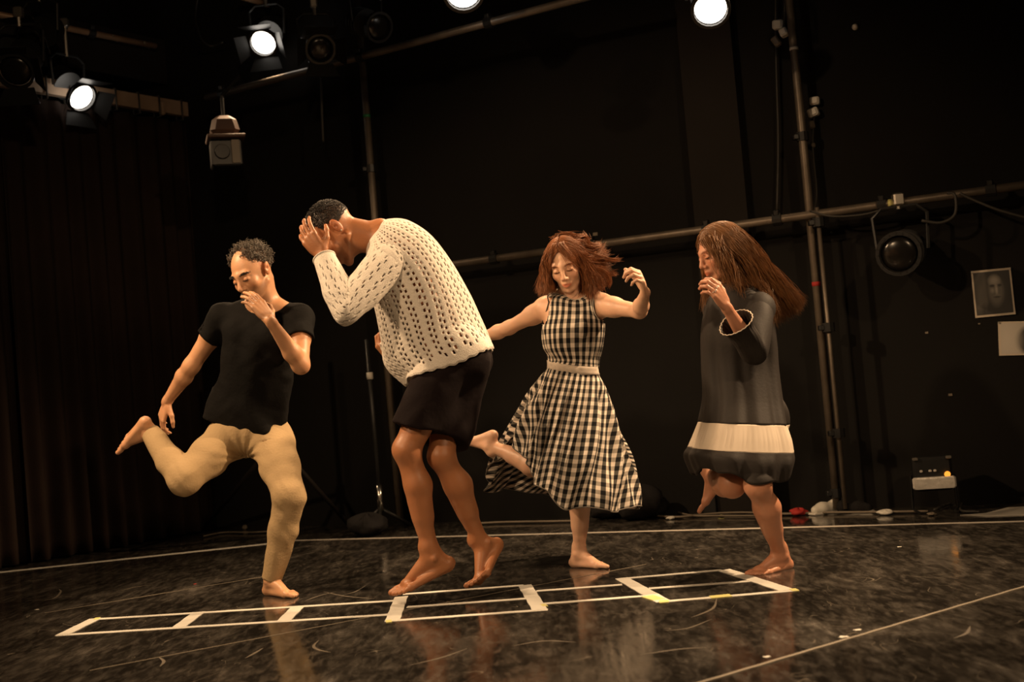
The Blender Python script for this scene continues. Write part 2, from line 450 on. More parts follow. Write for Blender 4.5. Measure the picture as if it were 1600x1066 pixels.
def strands(name, paths, r, material, parent, n=3, taper=True):
    """paths (N,S,3) -> one mesh of thin tapered locks"""
    P = np.asarray(paths, float); N, S, _ = P.shape
    T = np.empty_like(P); T[:, 1:-1] = P[:, 2:] - P[:, :-2]; T[:, 0] = P[:, 1] - P[:, 0]; T[:, -1] = P[:, -1] - P[:, -2]
    T /= np.linalg.norm(T, axis=2, keepdims=True) + 1e-9
    ref = np.broadcast_to(A(.31, .23, .92), T.shape); U = np.cross(T, ref); U /= np.linalg.norm(U, axis=2, keepdims=True) + 1e-9; W = np.cross(T, U)
    rr = (np.asarray(r) * np.ones(N))[:, None] * (np.linspace(0, 1, S)[None] * 0 + 1)
    if taper: rr = rr * np.sqrt(np.clip(1 - np.linspace(0, 1, S) ** 2.5, .02, 1))[None]
    vs = []
    for k in range(n):
        a = 2 * math.pi * k / n; vs.append(P + rr[..., None] * (math.cos(a) * U + math.sin(a) * W))
    V = np.stack(vs, 2).reshape(-1, 3)
    i, j, k = np.meshgrid(np.arange(N), np.arange(S - 1), np.arange(n), indexing='ij'); k2 = (k + 1) % n
    base = i * S * n
    Q = np.stack([base + j * n + k, base + j * n + k2, base + (j + 1) * n + k2, base + (j + 1) * n + k], -1).reshape(-1, 4)
    return mesh_obj(name, V, Q, material, parent, True)

def push_out(V, F, gap, it=4, mask=None, flat=False):
    """keep cloth at least gap outside the body"""
    V = V.copy(); e = .004
    idx = np.arange(len(V)) if mask is None else np.where(mask)[0]
    for _ in range(it):
        d = F.eval(V[idx]); m = d < gap
        if not m.any(): break
        idx = idx[m]; d = d[m]; P = V[idx]
        g = np.stack([F.eval(P + np.eye(3)[i] * e) - F.eval(P - np.eye(3)[i] * e) for i in range(3)], -1)
        if flat: g[:, 2] *= .15
        g /= np.linalg.norm(g, axis=1, keepdims=True) + 1e-9
        V[idx] = P + g * np.minimum(gap - d, .05)[:, None]
    return V

def sheet(name, G, mat_, parent, uvf=None, closed=True, hole=None, thick=.003, smooth=True):
    """G (nv,nu,3) grid; closed in u; hole(i,j) leaves faces out"""
    nv, nu = G.shape[:2]; V = G.reshape(-1, 3)
    i, j = np.meshgrid(np.arange(nv - 1), np.arange(nu if closed else nu - 1), indexing='ij'); i = i.ravel(); j = j.ravel()
    if hole is not None:
        keep = ~hole(i, j); i = i[keep]; j = j[keep]
    j2 = (j + 1) % nu
    Q = np.stack([i * nu + j, i * nu + j2, (i + 1) * nu + j2, (i + 1) * nu + j], 1)
    uv = None
    if uvf is not None:
        uv = np.stack([np.stack(uvf(ii, jj), -1) for ii, jj in ((i, j), (i, j + 1), (i + 1, j + 1), (i + 1, j))], 1).reshape(-1, 2)
    o = mesh_obj(name, V, Q, mat_, parent, smooth, uv)
    if thick:
        md = o.modifiers.new('thickness', 'SOLIDIFY'); md.thickness = thick; md.offset = -1
    return o
def loft(secs, nv, nu, power=2.):
    """secs: list of (centre, axis1, axis2) -> grid; first column lies along +axis1"""
    C = catmull([np.concatenate(s_) for s_ in secs], nv); th = np.arange(nu) / nu * 2 * math.pi
    c, s_ = np.cos(th), np.sin(th); e = 2 / power
    c = np.sign(c) * np.abs(c) ** e; s_ = np.sign(s_) * np.abs(s_) ** e
    return C[:, None, :3] + c[None, :, None] * C[:, None, 3:6] + s_[None, :, None] * C[:, None, 6:9]
def wav(P, f, ph=0):
    return np.sin(P[..., 0] * f * 1.0 + ph + 1.3 * np.sin(P[..., 2] * f * .6 + ph)) * np.sin(P[..., 2] * f * .8 + 2.1 * ph + 1.1 * np.sin(P[..., 1] * f * .9)) * np.cos(P[..., 1] * f * .7 + ph * .5)

# ================================================================== the room
T1, T2 = floor(455, 845), floor(1600, 815)
wd = unit(T2 - T1); wn = A(wd[1], -wd[0], 0)            # along the back wall to the right; out of the wall into the room
if wn[1] > 0: wn = -wn
WP = T1 - wn * .72                                      # a point of the back wall's face
def wall(x, y, off=0.): return hit(x, y, WP + wn * off, wn)
def onwall(u, z, off=0.): return WP + wd * u + wn * off + A(0, 0, z)
def uz(p): return float(np.dot(p - WP, wd)), float(p[2])
CEIL = 4.3
def quad_slab(name, pts, n, thick, material, parent=None):
    P = [A(*p) for p in pts]; n = unit(n)
    V = P + [p - n * thick for p in P]; m = len(P)
    Fs = [tuple(range(m)), tuple(range(2 * m - 1, m - 1, -1))] + [(i, i + m, (i + 1) % m + m, (i + 1) % m) for i in range(m)]
    return mesh_obj(name, V, Fs, material, parent, False)

def floor_mat():
    m = bpy.data.materials.new('dance_floor_vinyl'); m.use_nodes = True; N = m.node_tree.nodes; L = m.node_tree.links
    b = N['Principled BSDF']; g = N.new('ShaderNodeNewGeometry')
    def noise(scale, vec=(1, 1, 1), det=8, dist=0., rot=0.):
        mp = N.new('ShaderNodeMapping'); mp.inputs['Scale'].default_value = vec; mp.inputs['Rotation'].default_value = (0, 0, rot); L.new(g.outputs['Position'], mp.inputs['Vector'])
        n = N.new('ShaderNodeTexNoise'); n.inputs['Scale'].default_value = scale; n.inputs['Detail'].default_value = det; n.inputs['Distortion'].default_value = dist
        n.inputs['Roughness'].default_value = .65
        L.new(mp.outputs[0], n.inputs['Vector']); return n.outputs['Fac']
    def ramp(src, a, b_, lo=0., hi=1.):
        r = N.new('ShaderNodeMapRange'); r.inputs['From Min'].default_value = a; r.inputs['From Max'].default_value = b_
        r.inputs['To Min'].default_value = lo; r.inputs['To Max'].default_value = hi; L.new(src, r.inputs['Value']); return r.outputs['Result']
    def mul(a, b_, op='MULTIPLY'):
        x = N.new('ShaderNodeMath'); x.operation = op
        for i, q in enumerate((a, b_)):
            if isinstance(q, (int, float)): x.inputs[i].default_value = q
            else: L.new(q, x.inputs[i])
        return x.outputs[0]
    big = noise(1.1, det=4); scuff = noise(7, (1, .35, 1), 10, .8, .5); fine = noise(30, (1, .3, 1), 8, .4, -.4)
    dust = mul(ramp(big, .35, .7), ramp(scuff, .42, .72)); dust = mul(mul(dust, .8), ramp(fine, .45, .8, 0, .5), 'ADD')
    # thin scratches: narrow bands of a distorted noise
    s1 = noise(1.6, (1, 1, 1), 2, 1.2, .2); sc1 = ramp(mul(mul(s1, .5, 'SUBTRACT'), 0, 'ADD'), 0, .0018, 1, 0)
    ab = N.new('ShaderNodeMath'); ab.operation = 'ABSOLUTE'; x = mul(s1, .5, 'SUBTRACT'); L.new(x, ab.inputs[0])
    sc1 = mul(ramp(ab.outputs[0], 0, .0022, 1, 0), ramp(noise(3.3, det=2), .55, .62))
    s2 = noise(2.7, (1, .6, 1), 2, 1.5, 1.1); ab2 = N.new('ShaderNodeMath'); ab2.operation = 'ABSOLUTE'; L.new(mul(s2, .47, 'SUBTRACT'), ab2.inputs[0])
    sc2 = mul(ramp(ab2.outputs[0], 0, .003, 1, 0), ramp(noise(4.1, det=2, rot=.7), .56, .62))
    scr = mul(sc1, sc2, 'MAXIMUM')
    mx = N.new('ShaderNodeMix'); mx.data_type = 'RGBA'; mx.inputs[6].default_value = (.012, .0105, .009, 1); mx.inputs[7].default_value = (.115, .102, .086, 1); L.new(dust, mx.inputs[0])
    m2 = N.new('ShaderNodeMix'); m2.data_type = 'RGBA'; m2.inputs[7].default_value = (.22, .19, .15, 1); L.new(mul(scr, .8), m2.inputs[0]); L.new(mx.outputs[2], m2.inputs[6])
    L.new(m2.outputs[2], b.inputs['Base Color'])
    L.new(ramp(dust, 0, .8, .08, .36), b.inputs['Roughness'])
    b.inputs['Specular IOR Level'].default_value = .5
    bp = N.new('ShaderNodeBump'); bp.inputs['Strength'].default_value = .12; bp.inputs['Distance'].default_value = .004
    L.new(mul(noise(9, det=3), mul(scuff, .4), 'ADD'), bp.inputs['Height']); L.new(bp.outputs[0], b.inputs['Normal'])
    return m
M['floor'] = floor_mat()
fl = quad_slab('floor', [(-9, -2.5, 0), (9, -2.5, 0), (9, 14, 0), (-9, 14, 0)], (0, 0, 1), .1, M['floor']); props(fl, kind='structure')
ce = quad_slab('ceiling', [(-9, -2.5, CEIL), (-9, 14, CEIL), (9, 14, CEIL), (9, -2.5, CEIL)], (0, 0, -1), .1, M['black_paint']); props(ce, kind='structure')
# back wall with a pilaster and a recess beside it
pl, pr = uz(wall(1097, 400))[0], uz(wall(1180, 400))[0]
w0, w1 = uz(WP - wd * 2.7)[0], uz(WP + wd * 9)[0]
wb = MB()
wb.box(onwall((w0 + w1) / 2, CEIL / 2, -.08), (w1 - w0, .16, CEIL), wd, wn, (0, 0, 1))
o = wb.build('wall_back', M['black_paint']); props(o, kind='structure')
M['pilaster'] = mat('pilaster_paint', (.011, .0085, .007), .8, spec=.2, noise=.25, nscale=3, bump=.1, bscale=20)
pb = MB(); pb.box(onwall((pl + pr) / 2, CEIL / 2, .04), (pr - pl, .10, CEIL), wd, wn, (0, 0, 1)); pb.build('pilaster', M['pilaster'], o)
# wall meets the left wall in the corner behind the curtain
RA, RB = hitz(40, 137, 3.1), hitz(345, 187, 3.1)        # the curtain batten's ends
cd = unit(RB - RA); cn = A(cd[1], -cd[0], 0)
if np.dot(cn, CAM - RA) < 0: cn = -cn
L0 = RA - cd * 3.5 - cn * .55; L1 = RB + cd * 2.2 - cn * .55; L0[2] = L1[2] = 0
lb = MB(); lb.box((L0 + L1) / 2 + A(0, 0, CEIL / 2) - cn * .08, (np.linalg.norm(L1 - L0), .16, CEIL), cd, cn, (0, 0, 1))
o = lb.build('wall_left', M['black_paint']); props(o, kind='structure')

# ------------------------------------------------------------------ curtain and its batten
ct = empty('stage_curtain', (RA[0], RA[1], 0), 'long dark brown stage curtain hanging in soft folds along the left wall', 'curtain')
pan0, pan1 = RA - cd * 1.2, RB + cd * .05
Lc = np.linalg.norm(pan1 - pan0); npan = 3
for k in range(npan):
    a, b_ = pan0 + (pan1 - pan0) * (k / npan), pan0 + (pan1 - pan0) * ((k + 1) / npan) + cd * .04
    nu, nv = 90, 30; G = np.zeros((nv, nu, 3))
    for i in range(nv):
        z = 3.03 - (3.03 - .015) * i / (nv - 1); t = np.linspace(0, 1, nu)
        amp = .018 + .03 * (i / nv)
        off = amp * np.sin(t * 2 * math.pi * 7 + k * 2 + .6 * np.sin(t * 9 + k)) + .015 * np.sin(t * 2 * math.pi * 3 + k) + .02 * (k % 2)
        P = a[None] + (b_ - a)[None] * t[:, None] + cn[None] * off[:, None]; P[:, 2] = z; G[i] = P
    sheet('curtain_panel', G, M['curtain'], ct, closed=False, thick=.006)
bt = empty('curtain_batten', RA, 'pale wooden batten with dark cord ties above the left curtain', 'batten')
bb = MB(); bb.box((RA + RB) / 2 + A(0, 0, .03) - cd * .3, (np.linalg.norm(RB - RA) + 1.0, .05, .105), cd, cn, (0, 0, 1), bev=.006); bb.build('beam', M['wood'], bt)
for px in (68, 105, 140, 177, 213, 245, 280, 310):
    p = hit(px, 137 + (px - 40) * .164, RA, cn) + A(0, 0, .0)
    p[2] = 3.13
    t_ = MB(); t_.tube([p + cn * .035 + A(0, 0, .06), p + cn * .037 + A(0, 0, -.09), p - cn * .035 + A(0, 0, -.09), p - cn * .035 + A(0, 0, .06), p + cn * .035 + A(0, 0, .06)], .007, 6); t_.build('cord_tie', M['cable'], bt, True)
p = hit(248, 171, RA, cn); k_ = MB(); k_.box(p + cn * .045, (.03, .03, .10), cd, cn, (0, 0, 1), bev=.006); k_.build('clip', M['wood'], bt)

# dark upper beam behind the rig at the left
up = empty('ceiling_beam', hitz(300, 140, 3.5), 'dark boxed beam under the ceiling above the left curtain', 'beam')
b1 = MB(); q0 = RA - cn * .3 - cd * 1.5; q1 = RB - cn * .3; b1.box((q0 + q1) / 2 + A(0, 0, .42), (np.linalg.norm(q1 - q0) + .6, .3, .34), cd, cn, (0, 0, 1), bev=.01); b1.build('beam', M['pilaster'], up)

# ------------------------------------------------------------------ scaffold pipes
def clamp(mb, p, axis, r=.036):
    ax = unit(axis); mb.tube([p - ax * .025, p + ax * .025], r, 10); s_ = unit(np.cross(ax, A(0, 1, .2))); mb.box(p + s_ * r * 1.1, (.03, .03, .045), s_, ax, np.cross(s_, ax), bev=.004)
PO = .17                                                # pipes stand off the wall
def pipe(name, a, b_, label, r=.024, marks=(), clamps=(), m='grey_pipe'):
    e = empty(name, a, label, 'pipe')
    t = MB(); t.tube([a, a * .5 + b_ * .5, b_], r, 14); t.build('tube', M[m], e, True)
    for f, mm, w_ in marks:
        c = a + (b_ - a) * f; ax = unit(b_ - a); t = MB(); t.tube([c - ax * w_, c + ax * w_], r + .0015, 14); t.build('tape_band', M[mm], e, True)
    for f in clamps:
        t = MB(); clamp(t, a + (b_ - a) * f, b_ - a); t.build('clamp', M['black_metal'], e)
    return e
def vert(x, y, off):      # foot point on the floor and a straight upright through the pixel
    p = wall(x, y, off); return A(p[0], p[1], 0)
vp = vert(1264, 322, PO)
pipe('scaffold_upright', vp + A(0, 0, .03), vp + A(0, 0, 4.25), 'tall grey scaffold upright crossing the horizontal pipe on the back wall', marks=[(.30, 'red_cloth', .012), (.62, 'white_plastic', .008)], clamps=(.02, .5, .85))
vq = vert(1296, 620, PO + .06); vq2 = A(vq[0], vq[1], 0) + wd * .03
pipe('cable_conduit', vq2 + A(0, 0, .03), vq2 + A(0, 0, 1.72), 'thin dark conduit standing just right of the tall scaffold upright', r=.012, clamps=(.25, .6, .95))
ha, hb = wall(690, 416, PO + .05), wall(1640, 284, PO + .05)
hp0 = hb - ha
pipe('horizontal_pipe', ha - hp0 * .18, hb + hp0 * .25, 'long grey horizontal pipe fixed along the back wall behind the dancers', marks=[((.18 + 745 / 950) / 1.43 * .995, 'yellow_tape', .012)], clamps=(.20, .33, .47, .55, .662, .77))
vl = vert(585, 330, PO)
pipe('lighting_upright', vl + A(0, 0, .04), vl + A(0, 0, 3.62), 'grey lighting upright rising behind the man in the white sweater', marks=[(.76, 'green_tape', .01)], clamps=(.66,))
# its lower part: black stand with white tape and a shiny sleeve
ls = empty('floor_stand', vl, 'black floor stand with white tape and shiny sleeve behind the white sweater', 'stand')
w0_ = vl + wn * .22
t = MB(); t.tube([w0_ + A(0, 0, .12), w0_ + A(0, 0, 1.25)], .017, 10); t.build('pole', M['black_metal'], ls, True)
t = MB(); t.tube([w0_ + A(0, 0, .99), w0_ + A(0, 0, 1.035)], .022, 12); t.build('tape_band', M['white_plastic'], ls, True)
t = MB(); t.tube([w0_ + A(0, 0, .13), w0_ + A(0, 0, .30)], .021, 12); t.build('sleeve', M['silver'], ls, True)
for k in range(3):
    a_ = .5 + k * 2.094; t = MB(); t.tube([w0_ + A(0, 0, .15), w0_ + A(.2 * math.cos(a_), .2 * math.sin(a_), .02)], .012, 8); t.build('leg', M['black_metal'], ls, True)
# grid pipes above
ga, gb = hitz(322, 153, 3.05), hitz(905, -2, 3.05)
pipe('grid_pipe', ga, gb + (gb - ga) * .1, 'grey overhead grid pipe running from the far corner to the middle lamp', clamps=(.05, .30, .42, .72), r=.024)
sa, sb = hitz(-30, 17, 3.6), hitz(243, 72, 3.6)
pipe('short_bar', sa, sb, 'short grey lighting bar with a cable over its end at top left', clamps=(.2, .6), r=.022, m='spill_lit_pipe')
ta, tb = hitz(372, -6, 3.75), hitz(470, 22, 3.75)
pipe('upper_bar', ta, tb, 'short bright bar above the warm lamp near the top edge', r=.02, m='spill_lit_pipe')

# ------------------------------------------------------------------ lamps
def fixture(name, p, aim, label, lit=False, s=1., power=0., doors=True, hang=.28, group=None, lens_col=None):
    """stage lantern: housing, lens, colour frame, yoke, clamp and barn doors; p is the middle of its lens"""
    d = unit(aim - p); side = unit(np.cross(d, A(0, 0, 1))); u = np.cross(side, d)
    e = empty(name, p - d * .15 * s, label, 'stage light', 'stage lanterns of the rig')
    c = MB(); prof = [(-.30, .045), (-.30, .07), (-.27, .085), (-.12, .09), (-.10, .098), (-.005, .098), (0, .092)]
    c.tube([p + d * a * s for a, _ in prof], [r * s for _, r in prof], 20, True); c.build('housing', M['black_metal'], e)
    for k in range(4):
        f = MB(); q = p - d * (.26 - k * .035) * s; f.tube([q - d * .004 * s, q + d * .004 * s], .097 * s, 20); f.build('cooling_fin', M['black_metal'], e)
    ln = MB(); prof = [(.001, .083), (.010, .075), (.018, .055), (.022, .028), (.023, .002)]
    ln.tube([p + d * a * s for a, _ in prof], [r * s for _, r in prof], 24, True); ln.build('lens', M['lamp_on'] if lit else M['glass_dark'], e, True)
    rg = MB()
    for k in range(20):
        a0, a1 = 2 * math.pi * k / 20, 2 * math.pi * (k + 1) / 20
        m_ = (a0 + a1) / 2; q = p + d * .012 * s + (math.cos(m_) * side + math.sin(m_) * u) * .094 * s
        rg.box(q, (.033 * s, .016 * s, .03 * s), -math.sin(m_) * side + math.cos(m_) * u, math.cos(m_) * side + math.sin(m_) * u, d)
    rg.build('colour_frame', M['black_metal'], e)
    top = p - d * .14 * s + A(0, 0, hang * s)
    y = MB(); y.tube([p - d * .14 * s + side * .115 * s, p - d * .14 * s + side * .125 * s + A(0, 0, .17 * s), p - d * .14 * s + side * .08 * s + A(0, 0, .21 * s), p - d * .14 * s - side * .08 * s + A(0, 0, .21 * s), p - d * .14 * s - side * .125 * s + A(0, 0, .17 * s), p - d * .14 * s - side * .115 * s], .009 * s, 6)
    y.build('yoke', M['black_metal'], e)
    h = MB(); h.tube([p - d * .14 * s + A(0, 0, .2 * s), top], .012 * s, 8); h.box(top, (.05 * s, .05 * s, .06 * s), bev=.008); h.build('hook_clamp', M['steel'], e)
    if doors:
        for k, (v, w_) in enumerate(((u, side), (-u, side), (side, u), (-side, u))):
            q = p + d * .02 * s + v * .095 * s; o_ = unit(d + v * .75)
            t = MB(); nn = np.cross(o_, w_)
            wid = .16 if k < 2 else .13
            P = [q - w_ * wid / 2 * s, q + w_ * wid / 2 * s, q + w_ * (wid * .72) * s + o_ * .11 * s, q - w_ * (wid * .72) * s + o_ * .11 * s]
            V = [x + nn * .0015 for x in P] + [x - nn * .0015 for x in P]
            t.add(V, [(0, 1, 2, 3), (7, 6, 5, 4), (0, 4, 5, 1), (1, 5, 6, 2), (2, 6, 7, 3), (3, 7, 4, 0)]); t.build('barn_door', M['black_metal'], e)
    if lit and power:
        l = spot('lamp_light', p + d * .06 * s, aim, power, 70, .07 * s); l.parent = e; l.location = Vector(p + d * .06 * s) - e.location
    return e
ctr = A(.3, 4.6, .4)
fixture('stage_light', hitz(126, 151, 3.05), A(.9, 5.6, -.3), 'lit stage lantern with open barn doors hanging in front of the left curtain batten', True, 1.05, 60, group=None, hang=.42)
fixture('stage_light', hitz(412, 66, 3.35), A(-2.2, 3.2, -.4), 'lit stage lantern with barn doors glowing warm at the upper left grid pipe', True, 1.0, 120)
fixture('stage_light', at(724, -14, 6.7), A(.2, 3.0, .0), 'lit stage lantern cut by the top edge above the grid pipe', True, 1.15, 100, doors=False)
fixture('stage_light', at(1110, 13, 6.2), A(.7, 3.2, .2), 'largest lit round lantern in front of the dark pilaster', True, 1.0, 160, doors=False)
fixture('stage_light', at(500, 76, 7.6), A(.2, 3.0, .6), 'unlit black lantern right of the warm lamp on the grid pipe', False, .95)
fixture('stage_light', at(590, 42, 7.2), A(2.6, 3.0, .6), 'unlit black lantern on the grid pipe left of the top-edge lamp', False, .9, doors=False)
fixture('stage_light', hitz(25, 110, 3.0), A(-2.5, 3.6, .6), 'unlit black lantern in the dark cluster at the far left edge', False, 1.1)
fixture('stage_light', hitz(48, 60, 3.3), A(-3.5, 4.6, 1.6), 'unlit black lantern highest in the cluster at the top left corner', False, 1.0)
wl = wall(1405, 396, .42)
fixture('stage_light', wl, wl + A(-.75, -1.6, -.25), 'unlit black lantern hanging from the horizontal pipe near the portraits', False, 1.15, hang=.245, doors=False)
# small knobs/marks the photograph shows on the rig
def cable(name, pts, label, m='cable', r=.006, n=24):
    t = MB(); t.tube(catmull(pts, n), r, 6); o_ = t.build(name, M[m], None, True); props(o_, label, 'cable', {'hanging_cable': 'cables hanging in the overhead rig', 'floor_cable': 'cables on the floor by the wall', 'wall_cable': 'cables down the back wall'}.get(name)); return o_
cable('hanging_cable', [hitz(x, y, 3.6) for x, y in ((225, 66), (231, 72), (240, 92), (256, 110), (268, 104), (276, 88), (300, 82), (330, 76), (350, 60))], 'pale cable looping down from the end of the top left bar', 'pale_cable', .008)
cable('hanging_cable', [hitz(x, y, 3.6) for x, y in ((176, 55), (184, 66), (194, 71), (202, 69))], 'short pale cable end dangling under the top left bar', 'pale_cable', .006)
cable('hanging_cable', [hitz(x, y, 3.52) for x, y in ((382, 140), (392, 153), (408, 158), (422, 156))], 'dim cable sagging under the upper left grid pipe', 'cable', .007)
cable('hanging_cable', [hitz(x, y, 3.5) for x, y in ((308, -5), (305, 30), (315, 62), (330, 72), (348, 66))], 'dark cable hanging beside the warm lamp at the top edge', 'cable', .007)
p0 = wall(502, 120, .3); cable('dangling_cord', [p0, wall(503, 170, .3), wall(505, 222, .3)], 'thin dark cord dangling straight down under the unlit lantern', 'cable', .009)

# speaker-like cabinet in the far corner
sp_ = hitz(352, 222, 2.6)
cb = empty('wall_lantern', sp_, 'old flood lantern with a pale panel high in the far left corner', 'lamp')
sd = unit(A(.3, -1, 0)); sx = A(-sd[1], sd[0], 0); sx = sx if sx[0] > 0 else -sx
t = MB(); t.box(sp_ + A(0, 0, .10), (.20, .2, .13), sx, sd, (0, 0, 1), bev=.03, taper=.7); t.build('hood', M['hood'], cb)
t = MB(); t.box(sp_ + A(0, 0, .015) + sd * .02, (.24, .24, .022), sx, sd, (0, 0, 1), bev=.005); t.build('brim', M['hood'], cb)
t = MB(); t.box(sp_ + A(0, 0, -.085), (.2, .17, .17), sx, sd, (0, 0, 1), bev=.01); t.build('housing', M['black_metal'], cb)
t = MB(); t.box(sp_ + A(0, 0, -.08) + sd * .09 + sx * .055, (.055, .012, .15), sx, sd, (0, 0, 1), bev=.004); t.build('side_panel', M['dull_white'], cb)
t = MB(); t.tube([sp_ + sd * .086 - sx * .03 + A(0, 0, -.08), sp_ + sd * .1 - sx * .03 + A(0, 0, -.08)], [.05, .045], 16); t.build('lens', M['glass_dark'], cb)
t = MB(); t.tube([sp_ + A(0, 0, .15), sp_ + A(0, 0, .3), sp_ + A(.1, .1, .45)], .012, 8); t.build('bracket', M['black_metal'], cb)

# ------------------------------------------------------------------ small wall things
def wallbox(name, x, y, w_, h_, dpt, off, label, cat, m, tilt=0.):
    p = wall(x, y, off); e = empty(name, p, label, cat, 'boxes and clips beside the scaffold upright')
    X = math.cos(tilt) * wd + math.sin(tilt) * A(0, 0, 1); Z = -math.sin(tilt) * wd + math.cos(tilt) * A(0, 0, 1)
    t = MB(); t.box(p, (w_, dpt, h_), X, wn, Z, bev=.006); t.build('housing', M[m], e)
    t = MB(); t.box(p + wn * (dpt / 2 + .003), (w_ * .72, .008, h_ * .72), X, wn, Z, bev=.003); t.build('cover', M[m], e)
    return e
wallbox('socket_box', 1216, 39, .062, .05, .05, .10, 'pale square socket box highest beside the scaffold upright', 'socket', 'white_plastic', -.08)
wallbox('socket_box', 1225, 51, .045, .045, .06, .13, 'small pale plug just under the highest socket box', 'plug', 'white_plastic', .3)
wallbox('socket_box', 1213, 65, .04, .06, .04, .10, 'dull crumpled tape lump left of the scaffold upright near the top', 'tape', 'pale_cable', .5)
wallbox('socket_box', 1273, 158, .055, .045, .04, .04, 'upper pale socket box right of the scaffold upright', 'socket', 'white_plastic', -.05)
wallbox('socket_box', 1271, 176, .06, .048, .05, .05, 'lower tilted socket box right of the scaffold upright', 'socket', 'white_plastic', .25)
wallbox('socket_box', 1269, 195, .03, .045, .03, .05, 'dim cable gland hanging under the tilted socket box', 'socket', 'pale_cable', .1)
wallbox('socket_box', 1271, 227, .02, .03, .02, .04, 'tiny pale clip on the wall well below the tilted socket box', 'clip', 'pale_cable')
p = wall(1336, 42, .02); t = MB(); t.tube([p - wn * .02, p, p + wn * .012, p + wn * .018], [.016, .018, .014, .006], 14); props(t.build('round_cap', M['white_plastic'], None, True), 'small round pale knob high on the dark back wall', 'cap')
cable('wall_cable', [wall(1212, -10, .05), wall(1213, 100, .05), wall(1216, 220, .05), wall(1214, 330, .05)], 'thin dark cable down the wall left of the scaffold upright', 'cable', .007)
cable('wall_cable', [wall(1226, -10, .1), wall(1226, 20, .12), wall(1224, 48, .13)], 'short dark cable feeding the highest socket box', 'cable', .007)
cable('wall_cable', [wall(1272, 180, .05), wall(1270, 230, .05), wall(1276, 300, .05), wall(1272, 330, .1)], 'thin dark cable dropping from the tilted socket box', 'cable', .006)
cable('pipe_cable', [wall(1500, 302, .26), wall(1520, 312, .25), wall(1560, 328, .24), wall(1610, 342, .22)], 'slack cable running down to the right edge under the horizontal pipe', 'cable', .008)
cable('pipe_cable', [wall(1440, 345, .3), wall(1470, 348, .27), wall(1492, 335, .25), wall(1492, 305, .24), wall(1480, 302, .24)], 'lamp cable curling up to the horizontal pipe beside the unlit lantern', 'cable', .009)
cable('pipe_cable', [wall(1266, 330, .24), wall(1300, 338, .26), wall(1350, 335, .26), wall(1395, 322, .24)], 'thin cable slung under the horizontal pipe right of the upright', 'cable', .006)
for k, (x, y, sc_) in enumerate(((930, 366, .9), (975, 378, .7), (1448, 520, .5), (1485, 617, .6), (1530, 506, .35))):
    p = wall(x, y, .004); t = MB(); t.box(p, (.035 * sc_, .004, .022 * sc_), wd, wn, (0, 0, 1), bev=.001)
    props(t.build('tape_scrap', M['pale_cable']), ('scrap of tape on the wall just under the horizontal pipe', 'dim tape scrap on the wall beside the woman in check', 'small tape scrap on the wall below the hanging lantern', 'tape scrap low on the wall below the portraits', 'tiny tape scrap directly under the upper portrait')[k], 'tape', 'tape scraps on the back wall')

# ------------------------------------------------------------------ portraits on the wall
def print_mat(name, shapes, base):
    """flat black-and-white print: soft ellipses in the sheet's own UV"""
    m = bpy.data.materials.new(name); m.use_nodes = True; N = m.node_tree.nodes; L = m.node_tree.links; b = N['Principled BSDF']
    uv = N.new('ShaderNodeUVMap'); uv.uv_map = 'UVMap'; col = None; prev = base
    last = None
    for (cx, cy, rx, ry, c, soft) in shapes:
        mp = N.new('ShaderNodeMapping'); mp.vector_type = 'POINT'; mp.inputs['Location'].default_value = (-cx / rx, -cy / ry, 0); mp.inputs['Scale'].default_value = (1 / rx, 1 / ry, 1)
        L.new(uv.outputs[0], mp.inputs[0]); ln = N.new('ShaderNodeVectorMath'); ln.operation = 'LENGTH'; L.new(mp.outputs[0], ln.inputs[0])
        mr = N.new('ShaderNodeMapRange'); mr.inputs['From Min'].default_value = 1 - soft; mr.inputs['From Max'].default_value = 1 + soft; mr.inputs['To Min'].default_value = 1; mr.inputs['To Max'].default_value = 0
        L.new(ln.outputs['Value'], mr.inputs[0]); mx = N.new('ShaderNodeMix'); mx.data_type = 'RGBA'; L.new(mr.outputs[0], mx.inputs[0])
        mx.inputs[7].default_value = (c, c * .92, c * .8, 1)
        if last is None: mx.inputs[6].default_value = (base, base * .92, base * .8, 1)
        else: L.new(last, mx.inputs[6])
        last = mx.outputs[2]
    L.new(last, b.inputs['Base Color']); b.inputs['Roughness'].default_value = .5
    return m
M['paper'] = mat('photo_paper', (.50, .43, .34), .6, noise=.08)
face1 = print_mat('printed_portrait', [(.22, .35, .20, .5, .10, .5), (.60, .02, .5, .30, .02, .2), (.60, .55, .29, .42, .022, .12), (.58, .54, .21, .34, .12, .25), (.56, .78, .13, .1, .30, .6), (.49, .66, .07, .03, .03, .4), (.70, .66, .06, .03, .03, .4), (.60, .56, .035, .10, .34, .6), (.49, .55, .05, .05, .26, .7), (.60, .43, .08, .025, .16, .5), (.60, .39, .09, .02, .04, .5), (.28, .55, .05, .3, .09, .8)], .014)
face2 = print_mat('printed_head', [(.75, .42, .42, .52, .03, .15), (.95, .02, .3, .18, .02, .2), (.15, .5, .2, .6, .5, .8)], .42)
